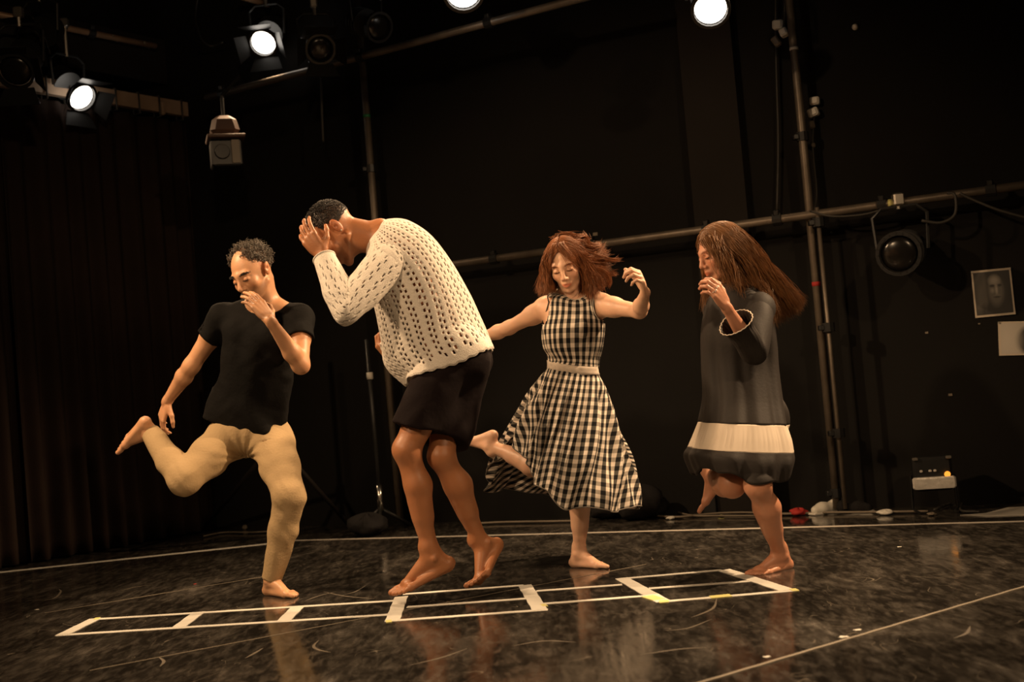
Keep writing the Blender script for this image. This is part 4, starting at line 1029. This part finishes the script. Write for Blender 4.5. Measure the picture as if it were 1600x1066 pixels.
hand(B, wrL2 + dl * .01, dl, A(.35, .85, -.1), 'L', curls=[.38, .42, .45, .5], spread=.08, s=1.06, thumb=.7)
dr = unit(at(592, 536, wrR2[1] - .04) - wrR2)
hand(B, wrR2 + dr * .01, dr, A(.5, .4, .5), 'R', curl=.9, s=1.05)
V, Q = B.mesh(.0045)
ok2 = lambda x, y, z: (z > -.42) & ~((y > .42) & (z < .42)) & ~((y > .1) & (z < -.05)) & ~((z < -.1) & (y > -.15))
C = face_tint(V, hc2, H2, S2, lips=(.8, .6, .55), brow=(.2, .2, .2), stubble=(.35, .33, .32)); C = scalp_tint(V, C, hc2, H2, S2, ok2, (.10, .12, .14))
mesh_obj('body', V, Q, M['skin_dark'], man2, col=C)
P0, N0 = scalp(hc2, H2, S2, 5200, ok2, 4, 1.0)
r_ = np.random.RandomState(6); v = N0 + .55 * r_.randn(*N0.shape); v /= np.linalg.norm(v, axis=1, keepdims=True); L_ = r_.uniform(.004, .011, len(P0))[:, None] * np.clip(.5 + (N0 @ H2[:, 2])[:, None], .35, 1.4)
strands('hair', np.stack([P0 - N0 * .001, P0 + v * L_ * .5 + N0 * L_ * .3, P0 + v * L_], 1), .0016, M['hair_black'], man2)
er = hc2 + S2 * (H2 @ A(-.086, -.006, -.026))
t = MB(); t.tube([er + A(0, .004, 0), er, er + A(0, -.004, 0)], [.004, .0045, .002], 10); t.build('ear_stud', M['silver'], man2, True)
# shorts
Sh = Field()
Sh.el(pel2 + A(0, 0, .0), A(.165, .13, .15), Mp2, .05)
for q in (-1, 1): Sh.sp(pel2 + Mp2 @ A(q * .08, -.05, -.06), .10, .04)
for hp_, k_, f_ in ((hL, kn1, .80), (hR, kn2, .86)):
    v = k_ - hp_; e_ = hp_ + v * f_; Sh.rc(hp_ + A(.01, 0, .02), e_ + unit(v) * .03, .122, .100, .05); hem_cut(Sh, e_, v, .13, .078, .06)
Sh.rc(at(728, 590, Yc - .02), at(712, 672, Yc - .02), .085, .075, .06)
Sh.cut(pel2 - unit(nb2 - pel2) * .01, unit(nb2 - pel2))
Sh.post = lambda P: .005 * wav(P * A(1, 1, .6), 22, 2) + .003 * wav(P, 45, .5)
V, Q = Sh.mesh(.0065); mesh_obj('shorts', V, Q, M['shorts'], man2)
# sweater: knitted tube with real openings
def ab(a_, b_, hy, yc=0.):
    pa, pb_ = at(a_[0], a_[1], Yc + yc), at(b_[0], b_[1], Yc + yc); return ((pa + pb_) / 2, (pa - pb_) / 2, A(0, hy, 0))
secs = [ab((603, 352), (580, 392), .085), ab((612, 345), (575, 408), .135), ab((640, 349), (574, 440), .195), ab((676, 371), (582, 470), .215), ab((706, 408), (590, 500), .215), ab((730, 455), (598, 536), .21), ab((748, 500), (606, 570), .21), ab((768, 545), (636, 601), .21)]
nu, nv = 168, 124
G = loft(secs, nv, nu, 2.25)
ii = np.linspace(0, 1, nv)[:, None]; th = (np.arange(nu) / nu * 2 * math.pi)[None]
G = G + (.006 * np.sin(3 * th + 9 * ii) + .005 * np.sin(7 * th - 6 * ii + 1) * ii)[..., None] * A(.8, 0, .6)
G[-3:] += (.004 * np.sin(th * 30))[..., None] * A(.5, 0, -.6)
V = push_out(G.reshape(-1, 3), B, .010); Sh.cuts = []; V = push_out(V, Sh, .008); G = V.reshape(nv, nu, 3)
def knit_hole(i, j, P=6, R=4, i0=6, i1=None):
    band = j % P; row = (i + 2 * (j // P % 2)) % R
    h = ((band == 1) & (row < 2)) | ((band == 3) & ((row + 2) % R < 2))
    return h & (i > i0) & (i < (i1 or nv - 6))
sheet('sweater', G, M['knit'], man2, hole=knit_hole, thick=.0045)
t = MB(); ring = G[0]; t.tube(list(ring) + [ring[0]], .005, 6, False); t.build('neckband', M['knit'], man2, True)
t = MB(); ring = G[-1]; t.tube(list(ring) + [ring[0]], .0045, 6, False); t.build('hem_band', M['knit'], man2, True)
def tube_secs(pts, rad, flatn=None, fl_=1.):
    pts = [np.asarray(p) for p in pts]; m = len(pts); out = []; u = None
    for i, p in enumerate(pts):
        t_ = unit(pts[min(i + 1, m - 1)] - pts[max(i - 1, 0)])
        if u is None: u = unit(np.cross(t_, A(0, 1, 0)))
        u = unit(u - t_ * np.dot(u, t_)); w_ = np.cross(t_, u); out.append((p, u * rad[i], w_ * rad[i]))
    return out
for sh_, el_, wr_, nm in ((shL2, elL2, wrL2, 1), (shR2, elR2, wrR2, 0)):
    v, w_ = el_ - sh_, wr_ - el_
    inn = unit(che2 - sh_) * .03
    pts = [sh_ + inn - v * .12, sh_ + v * .12, sh_ + v * .45, sh_ + v * .82, el_ + unit(v - w_) * .006, el_ + w_ * .2, el_ + w_ * (.6 if nm else .4), el_ + w_ * (.98 if nm else .62)]
    n2 = 96; secs = tube_secs(pts, [.080, .086, .080, .072, .070, .066, .056, .046])
    Gs = loft(secs, 76, n2); ii = np.linspace(0, 1, 76)[:, None]; th = (np.arange(n2) / n2 * 2 * math.pi)[None]
    cen = Gs.mean(1, keepdims=True); Gs = cen + (Gs - cen) * (1 + .04 * np.sin(ii * 40 + 2 * th) * np.exp(-((ii - .55) / .2) ** 2))[..., None]
    V = push_out(Gs.reshape(-1, 3), B, .008); Gs = V.reshape(76, n2, 3)
    sheet('sleeve', Gs, M['knit'], man2, hole=lambda i, j: knit_hole(i, j, 8, 5, 2, 70), thick=.0045)
    t = MB(); t.tube(list(Gs[-1]) + [Gs[-1][0]], .004, 6, False); t.build('cuff', M['knit'], man2, True)

# ------------------------------------------------------------------ woman in the checked dress
def gingham(name, su=1., sv=1.):
    m = bpy.data.materials.new(name); m.use_nodes = True; N = m.node_tree.nodes; L = m.node_tree.links; b = N['Principled BSDF']
    uv = N.new('ShaderNodeUVMap'); uv.uv_map = 'UVMap'; sp = N.new('ShaderNodeSeparateXYZ'); L.new(uv.outputs[0], sp.inputs[0])
    def stripe(o_):
        w_ = N.new('ShaderNodeMath'); w_.operation = 'FRACT'; L.new(o_, w_.inputs[0])
        p_ = N.new('ShaderNodeMath'); p_.operation = 'PINGPONG'; p_.inputs[1].default_value = .5; L.new(w_.outputs[0], p_.inputs[0])
        r = N.new('ShaderNodeMapRange'); r.inputs['From Min'].default_value = .22; r.inputs['From Max'].default_value = .27; L.new(p_.outputs[0], r.inputs[0]); return r.outputs[0]
    a_, c_ = stripe(sp.outputs[0]), stripe(sp.outputs[1])
    m1 = N.new('ShaderNodeMath'); m1.operation = 'MULTIPLY'; m1.inputs[1].default_value = .62; L.new(a_, m1.inputs[0])
    m2 = N.new('ShaderNodeMath'); m2.operation = 'MULTIPLY'; m2.inputs[1].default_value = .38; L.new(c_, m2.inputs[0])
    ad = N.new('ShaderNodeMath'); ad.operation = 'ADD'; L.new(m1.outputs[0], ad.inputs[0]); L.new(m2.outputs[0], ad.inputs[1])
    cr_ = N.new('ShaderNodeValToRGB'); e = cr_.color_ramp.elements
    e[0].position = 0; e[0].color = (.72, .63, .54, 1); e[1].position = 1; e[1].color = (.007, .007, .008, 1)
    x = cr_.color_ramp.elements.new(.38); x.color = (.34, .30, .25, 1); x = cr_.color_ramp.elements.new(.62); x.color = (.085, .08, .07, 1)
    L.new(ad.outputs[0], cr_.inputs[0]); L.new(cr_.outputs[0], b.inputs['Base Color']); b.inputs['Roughness'].default_value = .85; b.inputs['Specular IOR Level'].default_value = .2
    return m
M['gingham'] = gingham('checked_cotton')
M['belt'] = mat('checked_belt', (.50, .43, .36), .85, spec=.2, noise=.35, nscale=45)
M['hem_thread'] = mat('hem_thread', (.16, .14, .12), .9)
Y3 = floor(915, 887)[1]
an = at(905, 864, Y3 + .02); kn = solve(an, 908, 748, .38, -1); hl = solve(kn, 912, 620, .41, 1)
hr = at(878, 616, hl[1] + .05); pel = (hl + hr) / 2 + A(0, 0, .02)
kr = solve(hr, 866, 738, .39, -1); ar = solve(kr, 766, 697, .375, 1)
yc = pel[1]
nb = at(893, 462, yc - .04); che = at(894, 512, yc - .03)
shR = at(853, 482, yc + .02); shL = at(939, 477, yc - .09)
elR = solve(shR, 796, 512, .26, 1); wrR = solve(elR, 738, 534, .235, 1)
elL = solve(shL, 999, 486, .255, -1); wrL = solve(elL, 1008, 458, .225, -1)
H3 = frame((-.22, -.86, -.42), (-.10, 0, 1)); hc3 = at(884, 413, yc - .10); S3 = 1.03
wom1 = empty('person', (an[0], an[1], 0), 'woman in black and white checked dress with flying auburn hair hopping on one foot', 'person', 'dancers hopping on the stage floor')
B = Field(); Mc, Mp = torso(B, pel, che, nb, shL, shR, hl, hr, fem=True)
arm(B, shR, elR, wrR, fem=True, s=1.05); arm(B, shL, elL, wrL, fem=True, s=1.05)
leg(B, hl, kn, an, A(-.2, .7, 0), .95, fem=True); leg(B, hr, kr, ar, A(-.1, .2, -.8), .98, fem=True)
foot(B, an, A(.78, -.58, 0), UPZ, A(-.5, -.8, 0), .90)
tr = at(712, 714, ar[1] + .10); foot(B, ar, tr - ar, unit(A(.35, -.1, -.9)), A(0, -1, 0), .88)
head(B, hc3, H3, S3, fem=True, neck=nb, mouth=.0018)
dR = unit(wrR - elR); hand(B, wrR + dR * .01, dR, A(0, .2, -1), 'R', s=.92)
dL = unit(at(1002, 436, wrL[1] - .06) - wrL)
hand(B, wrL + dL * .01, dL, A(-.8, -.35, .2), 'L', curls=[1.0, .95, .95, 1.0], spread=.05, s=1.02, thumb=.6)
V, Q = B.mesh(.0042)
C = face_tint(V, hc3, H3, S3, lips=(.88, .52, .47), brow=(.45, .3, .22), lash=(.28, .2, .16))
mesh_obj('body', V, Q, M['skin_fair'], wom1, col=C)
lashes(hc3, H3, S3, B, M['hair_under_red'], wom1)
brows(hc3, H3, S3, M['hair_auburn'], wom1, n=60, wd_=.002)
# bodice
def ab3(a_, b_, hy, yy=0.):
    pa, pb_ = at(a_[0], a_[1], yc + yy), at(b_[0], b_[1], yc + yy); return ((pa + pb_) / 2, (pb_ - pa) / 2, A(0, hy, 0))
secs = [ab3((868, 459), (928, 462), .065, -.045), ab3((856, 468), (939, 468), .09, -.045), ab3((853, 492), (942, 492), .105, -.04), ab3((848, 518), (944, 515), .125, -.04), ab3((851, 545), (941, 542), .120, -.02), ab3((862, 562), (934, 566), .11, -.0), ab3((859, 570), (933, 576), .095, 0.)]
nu, nv = 150, 60
G = loft(secs, nv, nu, 2.2)
ii = np.linspace(0, 1, nv)[:, None]; th = (np.arange(nu) / nu * 2 * math.pi)[None]
cen = G.mean(1, keepdims=True)
G = cen + (G - cen) * (1 + (.025 * np.sin(22 * th + 3 * ii) + .02 * np.sin(13 * th - 4 * ii)) [..., None] * np.clip(ii * 1.6 - .5, 0, 1)[..., None] + .012 * np.sin(5 * th + 8 * ii)[..., None])
front = np.clip(-(G[..., 1] - cen[..., 1]) / .08, 0, 1) * np.exp(-((G[..., 0] - cen[..., 0]) / .06) ** 2)
G[..., 2] -= .042 * front * np.clip(1 - ii * 3, 0, 1)
# armholes stay open
V = push_out(G.reshape(-1, 3), B, .006); G = V.reshape(nv, nu, 3)
def armhole(i, j):
    t_ = j / nu; v_ = i / nv
    w_ = .095 - .12 * np.clip(v_ - .16, 0, 1)
    return ((np.minimum(t_, 1 - t_) < w_) | (np.abs(t_ - .5) < w_)) & (v_ > .13) & (v_ < .42)
sheet('bodice', G, M['gingham'], wom1, uvf=lambda i, j: (j / nu * 27, i / nv * 11.0), hole=armhole, thick=.003)
def strap_line(G, i, js, r, name, m):
    t = MB(); t.tube([G[i, j % nu] for j in js], r, 6, False); t.build(name, m, wom1, True)
t = MB(); t.tube(list(G[0]) + [G[0][0]], .004, 6, False); t.build('neck_binding', M['belt'], wom1, True)
# skirt
def P3(x, y, dy): return at(x, y, yc + dy)
waist = catmull([P3(933, 580, 0), P3(928, 581, -.07), P3(896, 579, -.11), P3(864, 574, -.07), P3(859, 571, 0), P3(864, 571, .06), P3(896, 573, .10), P3(926, 577, .06), P3(933, 580, 0)], 241)[:-1]
hemp = [(992, 792, 0.), (985, 796, -.12), (955, 797, -.24), (915, 796, -.32), (882, 793, -.34), (858, 775, -.33), (841, 757, -.30), (829, 742, -.24), (824, 722, -.17), (815, 704, -.06), (800, 685, .06), (788, 700, .16), (768, 735, .26), (757, 761, .32), (775, 768, .38), (800, 766, .40), (835, 768, .42), (875, 780, .42), (920, 788, .38), (960, 792, .26), (985, 793, .12), (992, 792, 0.)]
hem_ = catmull([P3(*q) for q in hemp], 241)[:-1]
nu, nv = 240, 80
ii = np.linspace(0, 1, nv)[:, None, None]; tt = (np.arange(nu) / nu)[None, :, None]
bulge = np.sin(math.pi * ii) * .035 * (1 - .4 * ii)
cw, chm = waist.mean(0), hem_.mean(0)
G = waist[None] * (1 - ii) + hem_[None] * ii
out = G - (cw * (1 - ii) + chm * ii); out[..., 2] = 0; on = out / (np.linalg.norm(out, axis=2, keepdims=True) + 1e-6)
G = G + on * bulge
fold = (.022 * np.sin(2 * math.pi * (13 * tt + .5 * np.sin(3 * ii + 5 * tt))) + .010 * np.sin(2 * math.pi * (27 * tt - ii * .8)) + .012 * np.sin(2 * math.pi * 7 * tt + 2 * ii)) * np.clip(ii * 1.3, 0, 1) ** .8
G = G + on * fold
G[..., 2:3] += .010 * np.sin(2 * math.pi * 9 * tt) * ii ** 3
V = push_out(G.reshape(-1, 3), B, .007, flat=True); G = V.reshape(nv, nu, 3)
seg = np.linalg.norm(np.diff(hem_, axis=0, append=hem_[:1]), axis=1); cum = np.concatenate([[0], np.cumsum(seg)]) / .036; mid = cum[60]
seg2 = np.linalg.norm(np.diff(waist, axis=0, append=waist[:1]), axis=1); cum2 = np.concatenate([[0], np.cumsum(seg2)]) / .025; mid2 = cum2[60]
lens_ = np.linalg.norm(hem_ - waist, axis=1) / .040; lens_ = np.append(lens_, lens_[0])
def suv(i, j):
    f = i / (nv - 1); return ((cum[j] - mid) * f + (cum2[j] - mid2) * (1 - f), f * lens_[j])
sheet('skirt', G, M['gingham'], wom1, uvf=suv, thick=.003)
t = MB(); t.tube(list(G[-1]) + [G[-1][0]], .003, 5, False); t.build('skirt_hem', M['hem_thread'], wom1, True)
# belt
bw = np.stack([waist + A(0, 0, z) + (waist - cw) * k for z, k in ((.024, .04), (.012, .07), (-.004, .07), (-.018, .05))])
V = push_out(bw.reshape(-1, 3), B, .012).reshape(bw.shape)
sheet('belt', V, M['belt'], wom1, thick=.003)
# hair
cz = H3
ok3 = lambda x, y, z: (z > -.30) & ~((y > .52) & (z < .62)) & ~((y > .25) & (z < -.05))
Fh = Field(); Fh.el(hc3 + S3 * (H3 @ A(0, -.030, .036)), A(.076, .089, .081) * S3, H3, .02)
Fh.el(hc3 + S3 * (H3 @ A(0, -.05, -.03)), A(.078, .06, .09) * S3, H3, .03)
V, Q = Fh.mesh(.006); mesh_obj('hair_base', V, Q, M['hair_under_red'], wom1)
P0, N0 = scalp(hc3, H3, S3, 4800, ok3, 8, 1.06)
r_ = np.random.RandomState(12); loc = (P0 - hc3) @ H3 / S3; sx_ = loc[:, 0]     # + is her right (image left)
Y0 = hc3[1]; n = len(P0); isL = sx_ + .012 * r_.randn(n) > .012
def pick(cands, n, rr, js):
    c = np.array([at(x, y, Y0 + dy) for x, y, dy in cands]); k = rr.randint(0, len(c), n); f = rr.rand(n)[:, None]; k2 = np.clip(k + 1, 0, len(c) - 1)
    return c[k] * (1 - f) + c[k2] * f + js * rr.randn(n, 3)
tipL = pick([(842, 452, .05), (848, 458, -.02), (858, 456, -.06), (868, 452, .08)], n, r_, .009)
tipR = pick([(905, 462, .08), (922, 462, .0), (940, 448, -.02), (948, 425, .02), (945, 400, .05), (938, 385, .08), (925, 465, -.03)], n, r_, .014)
midL = pick([(851, 410, .02), (848, 420, -.04), (858, 400, .08)], n, r_, .007)
midR = pick([(918, 400, .03), (925, 415, -.02), (915, 425, -.06), (922, 385, .08)], n, r_, .010)
tip = np.where(isL[:, None], tipL, tipR); md_ = np.where(isL[:, None], midL, midR)
p1 = P0 + N0 * .03 + (md_ - P0) * .25
paths = bez(P0 - N0 * .003, p1, md_, tip, 14)
tt = np.linspace(0, 1, 14)[None, :, None]; ph = r_.uniform(0, 6.28, (n, 1, 1)); grp = (np.arange(n) % 40)[:, None, None] * .5
paths = paths + tt ** 1.3 * .010 * (np.sin(9 * tt + grp) * np.array([1, .2, .4]) + np.cos(8 * tt + grp * 1.7) * np.array([.2, .8, .5])) + .003 * tt * np.sin(14 * tt + ph)
V2 = push_out(push_out(paths.reshape(-1, 3), B, .006, 3), Fh, .0015, 2)
paths = V2.reshape(paths.shape)
strands('hair', paths, .0014, M['hair_auburn'], wom1)
strands('crown_hair', crown_hair(hc3, H3, S3, B, Fh, 1500, 31), .0015, M['hair_auburn'], wom1)
# loose locks thrown up and to the right
fl_r, fl_t = [], []
for (a_, b_, c_, d_2, k) in (((905, 372, .03), (918, 366, .05), (926, 385, .06), (912, 366, .08), 40), ((915, 380, .0), (935, 395, .0), (945, 376, .05), (928, 384, .06), 40), ((920, 400, 0), (945, 400, 0), (952, 412, 0), (968, 405, .02), 34), ((925, 420, 0), (945, 415, -.02), (958, 432, 0), (950, 446, 0), 50), ((920, 435, .03), (940, 440, .02), (948, 425, 0), (962, 428, 0), 30), ((865, 372, 0), (875, 364, 0), (890, 362, 0), (905, 370, 0), 26)):
    for _ in range(k * 2):
        j = lambda q, s_: at(q[0], q[1], Y0 + q[2]) + r_.randn(3) * s_
        fl_r.append(bez(j(a_, .010)[None], j(b_, .009)[None], j(c_, .009)[None], j(d_2, .008)[None], 14)[0])
strands('loose_locks', fl_r, .0012, M['hair_auburn'], wom1)
# fringe strands over the forehead
fr = []
for _ in range(60):
    x0 = r_.uniform(-.03, .03); p = hc3 + S3 * (H3 @ A(x0, .025, .116 + r_.uniform(-.004, .002))); e_ = hc3 + S3 * (H3 @ A(x0 * 1.2 + (-.045 if x0 < .01 else .03), .088, .02 + r_.uniform(-.03, .03)))
    fr.append(bez(p[None], (p + H3[:, 1] * .03)[None], (e_ + H3[:, 1] * .016 + H3[:, 2] * .04)[None], (e_ + H3[:, 1] * .004)[None], 12)[0])
strands('fringe', fr, .0010, M['hair_auburn'], wom1)
print('wom1', [round(float(x), 2) for x in (an[2], kn[2], hl[2], shL[2], hc3[2], an[1], kn[1], hl[1], elL[1], wrL[1], hc3[1])])

# ------------------------------------------------------------------ woman in the charcoal dress
Y4 = floor(1205, 893)[1]
an = at(1219, 866, Y4 + .03); kn = solve(an, 1184, 757, .385, -1); hl = solve(kn, 1192, 655, .40, 1)
hr = at(1152, 650, hl[1] + .09); pel = (hl + hr) / 2 + A(0, 0, .02)
kr = solve(hr, 1144, 758, .395, -1); ar = solve(kr, 1112, 742, .375, 1)
yc = pel[1]
nb = at(1153, 452, yc - .02); che = at(1158, 510, yc)
shR = at(1122, 484, yc + .10); shL = at(1186, 482, yc - .12)
elL = solve(shL, 1176, 545, .25, -1); wrL = solve(elL, 1136, 482, .235, -1)
elR = at(1140, 560, yc + .13); wrR = at(1150, 625, yc + .10)
H4 = frame((-.93, -.30, -.30), (-.16, 0, 1)); hc4 = at(1125, 394, yc - .05); S4 = 1.03
wom2 = empty('person', (an[0], an[1], 0), 'woman in charcoal dress with cream band and long brown hair swinging behind her', 'person', 'dancers hopping on the stage floor')
B = Field(); Mc, Mp = torso(B, pel, che, nb, shL, shR, hl, hr, fem=True)
arm(B, shL, elL, wrL, fem=True, s=1.08); arm(B, shR, elR, wrR, fem=True)
leg(B, hl, kn, an, A(.5, .6, 0), 1.05, fem=True, calf=1.05); leg(B, hr, kr, ar, A(0, .4, -.8), 1.08, fem=True)
foot(B, an, A(-.86, -.5, 0), UPZ, A(-.5, -.8, 0) * -1, .93)
tr = at(1093, 766, ar[1] + .02); foot(B, ar, tr - ar, unit(A(-.8, .2, .1)), A(0, -1, 0), .90)
head(B, hc4, H4, S4, fem=True, neck=nb)
dL = unit(at(1118, 452, wrL[1] - .045) - wrL)
hand(B, wrL + dL * .01, dL, A(-.75, .45, .3), 'L', curls=[.75, .8, .8, .75], spread=.05, s=.98, thumb=.6)
dR = unit(wrR - elR); hand(B, wrR + dR * .01, dR, A(.9, -.3, 0), 'R', s=.9, curl=.4)
V, Q = B.mesh(.0042)
C = face_tint(V, hc4, H4, S4, lips=(.85, .55, .5), brow=(.4, .28, .2)); mesh_obj('body', V, Q, M['skin_warm'], wom2, col=C)
lashes(hc4, H4, S4, B, M['hair_under_brown'], wom2)
# rings on the raised hand
dn = unit(A(-.75, .45, .3) - dL * np.dot(A(-.75, .45, .3), dL)); tn = np.cross(dn, dL)
for a_, b_ in ((.098, .0095), (.094, -.010)):
    c_ = wrL + dL * (.01 + a_ * .98) + tn * b_ * .98 + dn * .004; t = MB()
    ring = [c_ + .0108 * (math.cos(q) * tn + math.sin(q) * dn) for q in np.linspace(0, 2 * math.pi, 17)]
    t.tube(ring, .0024, 8, False); t.build('ring', M['silver'], wom2, True)
# dress body
def ab4(a_, b_, hy, yy=0.):
    pa, pb_ = at(a_[0], a_[1], yc + yy), at(b_[0], b_[1], yc + yy); return ((pa + pb_) / 2, (pb_ - pa) / 2, A(0, hy, 0))
bands = [('dress', 'grey_dress', [ab4((1133, 440), (1172, 442), .055, -.02), ab4((1118, 452), (1190, 456), .12, -.02), ab4((1104, 480), (1206, 484), .165), ab4((1097, 520), (1211, 524), .17), ab4((1098, 570), (1214, 572), .165), ab4((1101, 620), (1220, 622), .185, -.03), ab4((1096, 660), (1226, 664), .22, -.07)], 70),
         ('cream_band', 'cream', [ab4((1096, 660), (1226, 664), .22, -.07), ab4((1088, 682), (1233, 686), .24, -.09), ab4((1080, 700), (1237, 706), .25, -.11)], 26),
         ('hem_flounce', 'grey_dress', [ab4((1080, 700), (1237, 706), .25, -.11), ab4((1074, 712), (1238, 722), .265, -.12), ab4((1084, 736), (1233, 744), .255, -.13)], 24)]
nu = 220
for nm, mt, secs, nv in bands:
    G = loft(secs, nv, nu, 2.1); ii = np.linspace(0, 1, nv)[:, None]; th = (np.arange(nu) / nu * 2 * math.pi)[None]
    cen = G.mean(1, keepdims=True); d_3 = G - cen
    if nm == 'dress':
        a_ = ii ** 1.5; rip = a_ * (.040 * np.sin(9 * th + 1.2 * np.sin(2 * ii)) + .016 * np.sin(17 * th + 2)) + .012 * np.sin(5 * th + 5 * ii) * (ii > .1)
    elif nm == 'cream_band': rip = .030 * np.sin(9 * th + 1.09) + .016 * np.sin(17 * th + 2) + .012 * np.sin(5 * th + 5) + .010 * np.sin(64 * th) * np.sin(math.pi * np.clip(ii, 0, 1))
    else: rip = .030 * np.sin(9 * th + 1.09) * (1 + ii * .5) + .016 * np.sin(17 * th + 2) + .012 * np.sin(5 * th + 5) + .008 * np.sin(30 * th) * ii
    G = cen + d_3 * (1 + rip[..., None])
    if nm == 'hem_flounce': G[..., 2] += .02 * np.sin(3 * th + 2.4) * ii + .008 * np.sin(9 * th) * ii
    if nm == 'cream_band': G[..., 2] += .006 * np.sin(3 * th + 2.4) * ii * 0
    V = push_out(G.reshape(-1, 3), B, .008, flat=nm != 'dress'); G = V.reshape(nv, nu, 3)
    sheet(nm, G, M[mt], wom2, thick=.003)
    if nm == 'hem_flounce': t = MB(); t.tube(list(G[-1]) + [G[-1][0]], .003, 5, False); t.build('hem_edge', M['grey_dress'], wom2, True)
# sleeves: bell with ruffled pale-edged cuff
for sh_, el_, wr_, near in ((shL, elL, wrL, 1), (shR, elR, wrR, 0)):
    v, w_ = el_ - sh_, wr_ - el_
    pts = [sh_ - v * .2 + unit(che - sh_) * .02, sh_ + v * .15, sh_ + v * .6, el_ + unit(v - w_) * .01, el_ + w_ * .25, el_ + w_ * .5, el_ + w_ * .66]
    Gs = loft(tube_secs(pts, [.062, .066, .066, .060, .056, .060, .072]), 60, 80); ii = np.linspace(0, 1, 60)[:, None]; th = (np.arange(80) / 80 * 2 * math.pi)[None]
    cen = Gs.mean(1, keepdims=True); Gs = cen + (Gs - cen) * (1 + (.025 * np.sin(22 * th) * np.clip(ii * 3 - 1.6, 0, 1) + .03 * np.sin(3 * th + 20 * ii)))[..., None]
    V = push_out(Gs.reshape(-1, 3), B, .007); Gs = V.reshape(60, 80, 3)
    so = sheet('sleeve', Gs, M['grey_dress'], wom2, thick=.003)
    t = MB(); t.tube(list(Gs[-1]) + [Gs[-1][0]], .0022, 6, False); t.build('cuff_trim', M['cream'], wom2, True)
# long hair
ok4 = lambda x, y, z: (z > -.35) & ~((y > .60) & (z < .5)) & ~((y > .35) & (z < -.1))
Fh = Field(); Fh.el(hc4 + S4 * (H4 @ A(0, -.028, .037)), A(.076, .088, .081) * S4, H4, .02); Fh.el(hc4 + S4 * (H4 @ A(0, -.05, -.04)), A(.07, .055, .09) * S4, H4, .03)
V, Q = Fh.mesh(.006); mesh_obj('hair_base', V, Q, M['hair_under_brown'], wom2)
P0, N0 = scalp(hc4, H4, S4, 7500, ok4, 9, 1.07); r_ = np.random.RandomState(21); n = len(P0); loc = (P0 - hc4) @ H4 / S4; Y0 = hc4[1]
f = np.clip((loc[:, 1] + .02) / .09, 0, 1) + .25 * r_.randn(n)          # 1: front hair hanging by the face
near = (loc[:, 0] < .0)
tipB = pick([(1205, 495, .02), (1225, 470, .04), (1238, 472, .05), (1252, 476, .05), (1240, 485, .04), (1215, 490, .0), (1200, 475, -.06), (1212, 500, -.03), (1226, 492, .05), (1248, 478, .04)], n, r_, .012)
midB = pick([(1175, 385, .0), (1190, 412, .0), (1203, 432, .04), (1182, 400, -.06), (1170, 375, .05), (1180, 425, -.08)], n, r_, .012)
tipF = pick([(1128, 440, -.12), (1140, 446, -.10), (1152, 448, -.11), (1162, 452, -.10), (1170, 455, -.08)], n, r_, .008)
midF = pick([(1112, 395, -.13), (1128, 400, -.135), (1140, 405, -.13), (1150, 410, -.12)], n, r_, .006)
sel = ((f > .75) & near)[:, None]; tip = np.where(sel, tipF, tipB); md_ = np.where(sel, midF, midB)
farf = ((f > .75) & ~near)[:, None]
tip = np.where(farf, pick([(1105, 470, .10), (1098, 480, .12), (1112, 455, .1)], n, r_, .008), tip); md_ = np.where(farf, pick([(1104, 400, .11), (1110, 420, .12)], n, r_, .006), md_)
side_ = md_ - P0; p1 = P0 + N0 * .035 + side_ * .35
paths = bez(P0 - N0 * .003, p1, md_ + (tip - md_) * .15, tip, 16)
tt = np.linspace(0, 1, 16)[None, :, None]; grp = (np.arange(n) % 46)[:, None, None] * .6; ph = r_.uniform(0, 6.28, (n, 1, 1))
paths = paths + tt ** 1.6 * .020 * (np.sin(10 * tt + grp) * np.array([.6, .5, .9]) + np.cos(9 * tt + grp * 1.3) * np.array([.3, .9, .4])) + .003 * tt * np.sin(16 * tt + ph)
paths = push_out(push_out(paths.reshape(-1, 3), B, .006, 3), Fh, .0015, 2).reshape(paths.shape)
strands('hair', paths, .0014, M['hair_brown'], wom2)
strands('crown_hair', crown_hair(hc4, H4, S4, B, Fh, 1600, 32), .0015, M['hair_brown'], wom2)
print('wom2', [round(float(x), 2) for x in (an[2], kn[2], hl[2], shL[2], hc4[2], an[1], kn[1], hl[1], elL[1], wrL[1], hc4[1])])
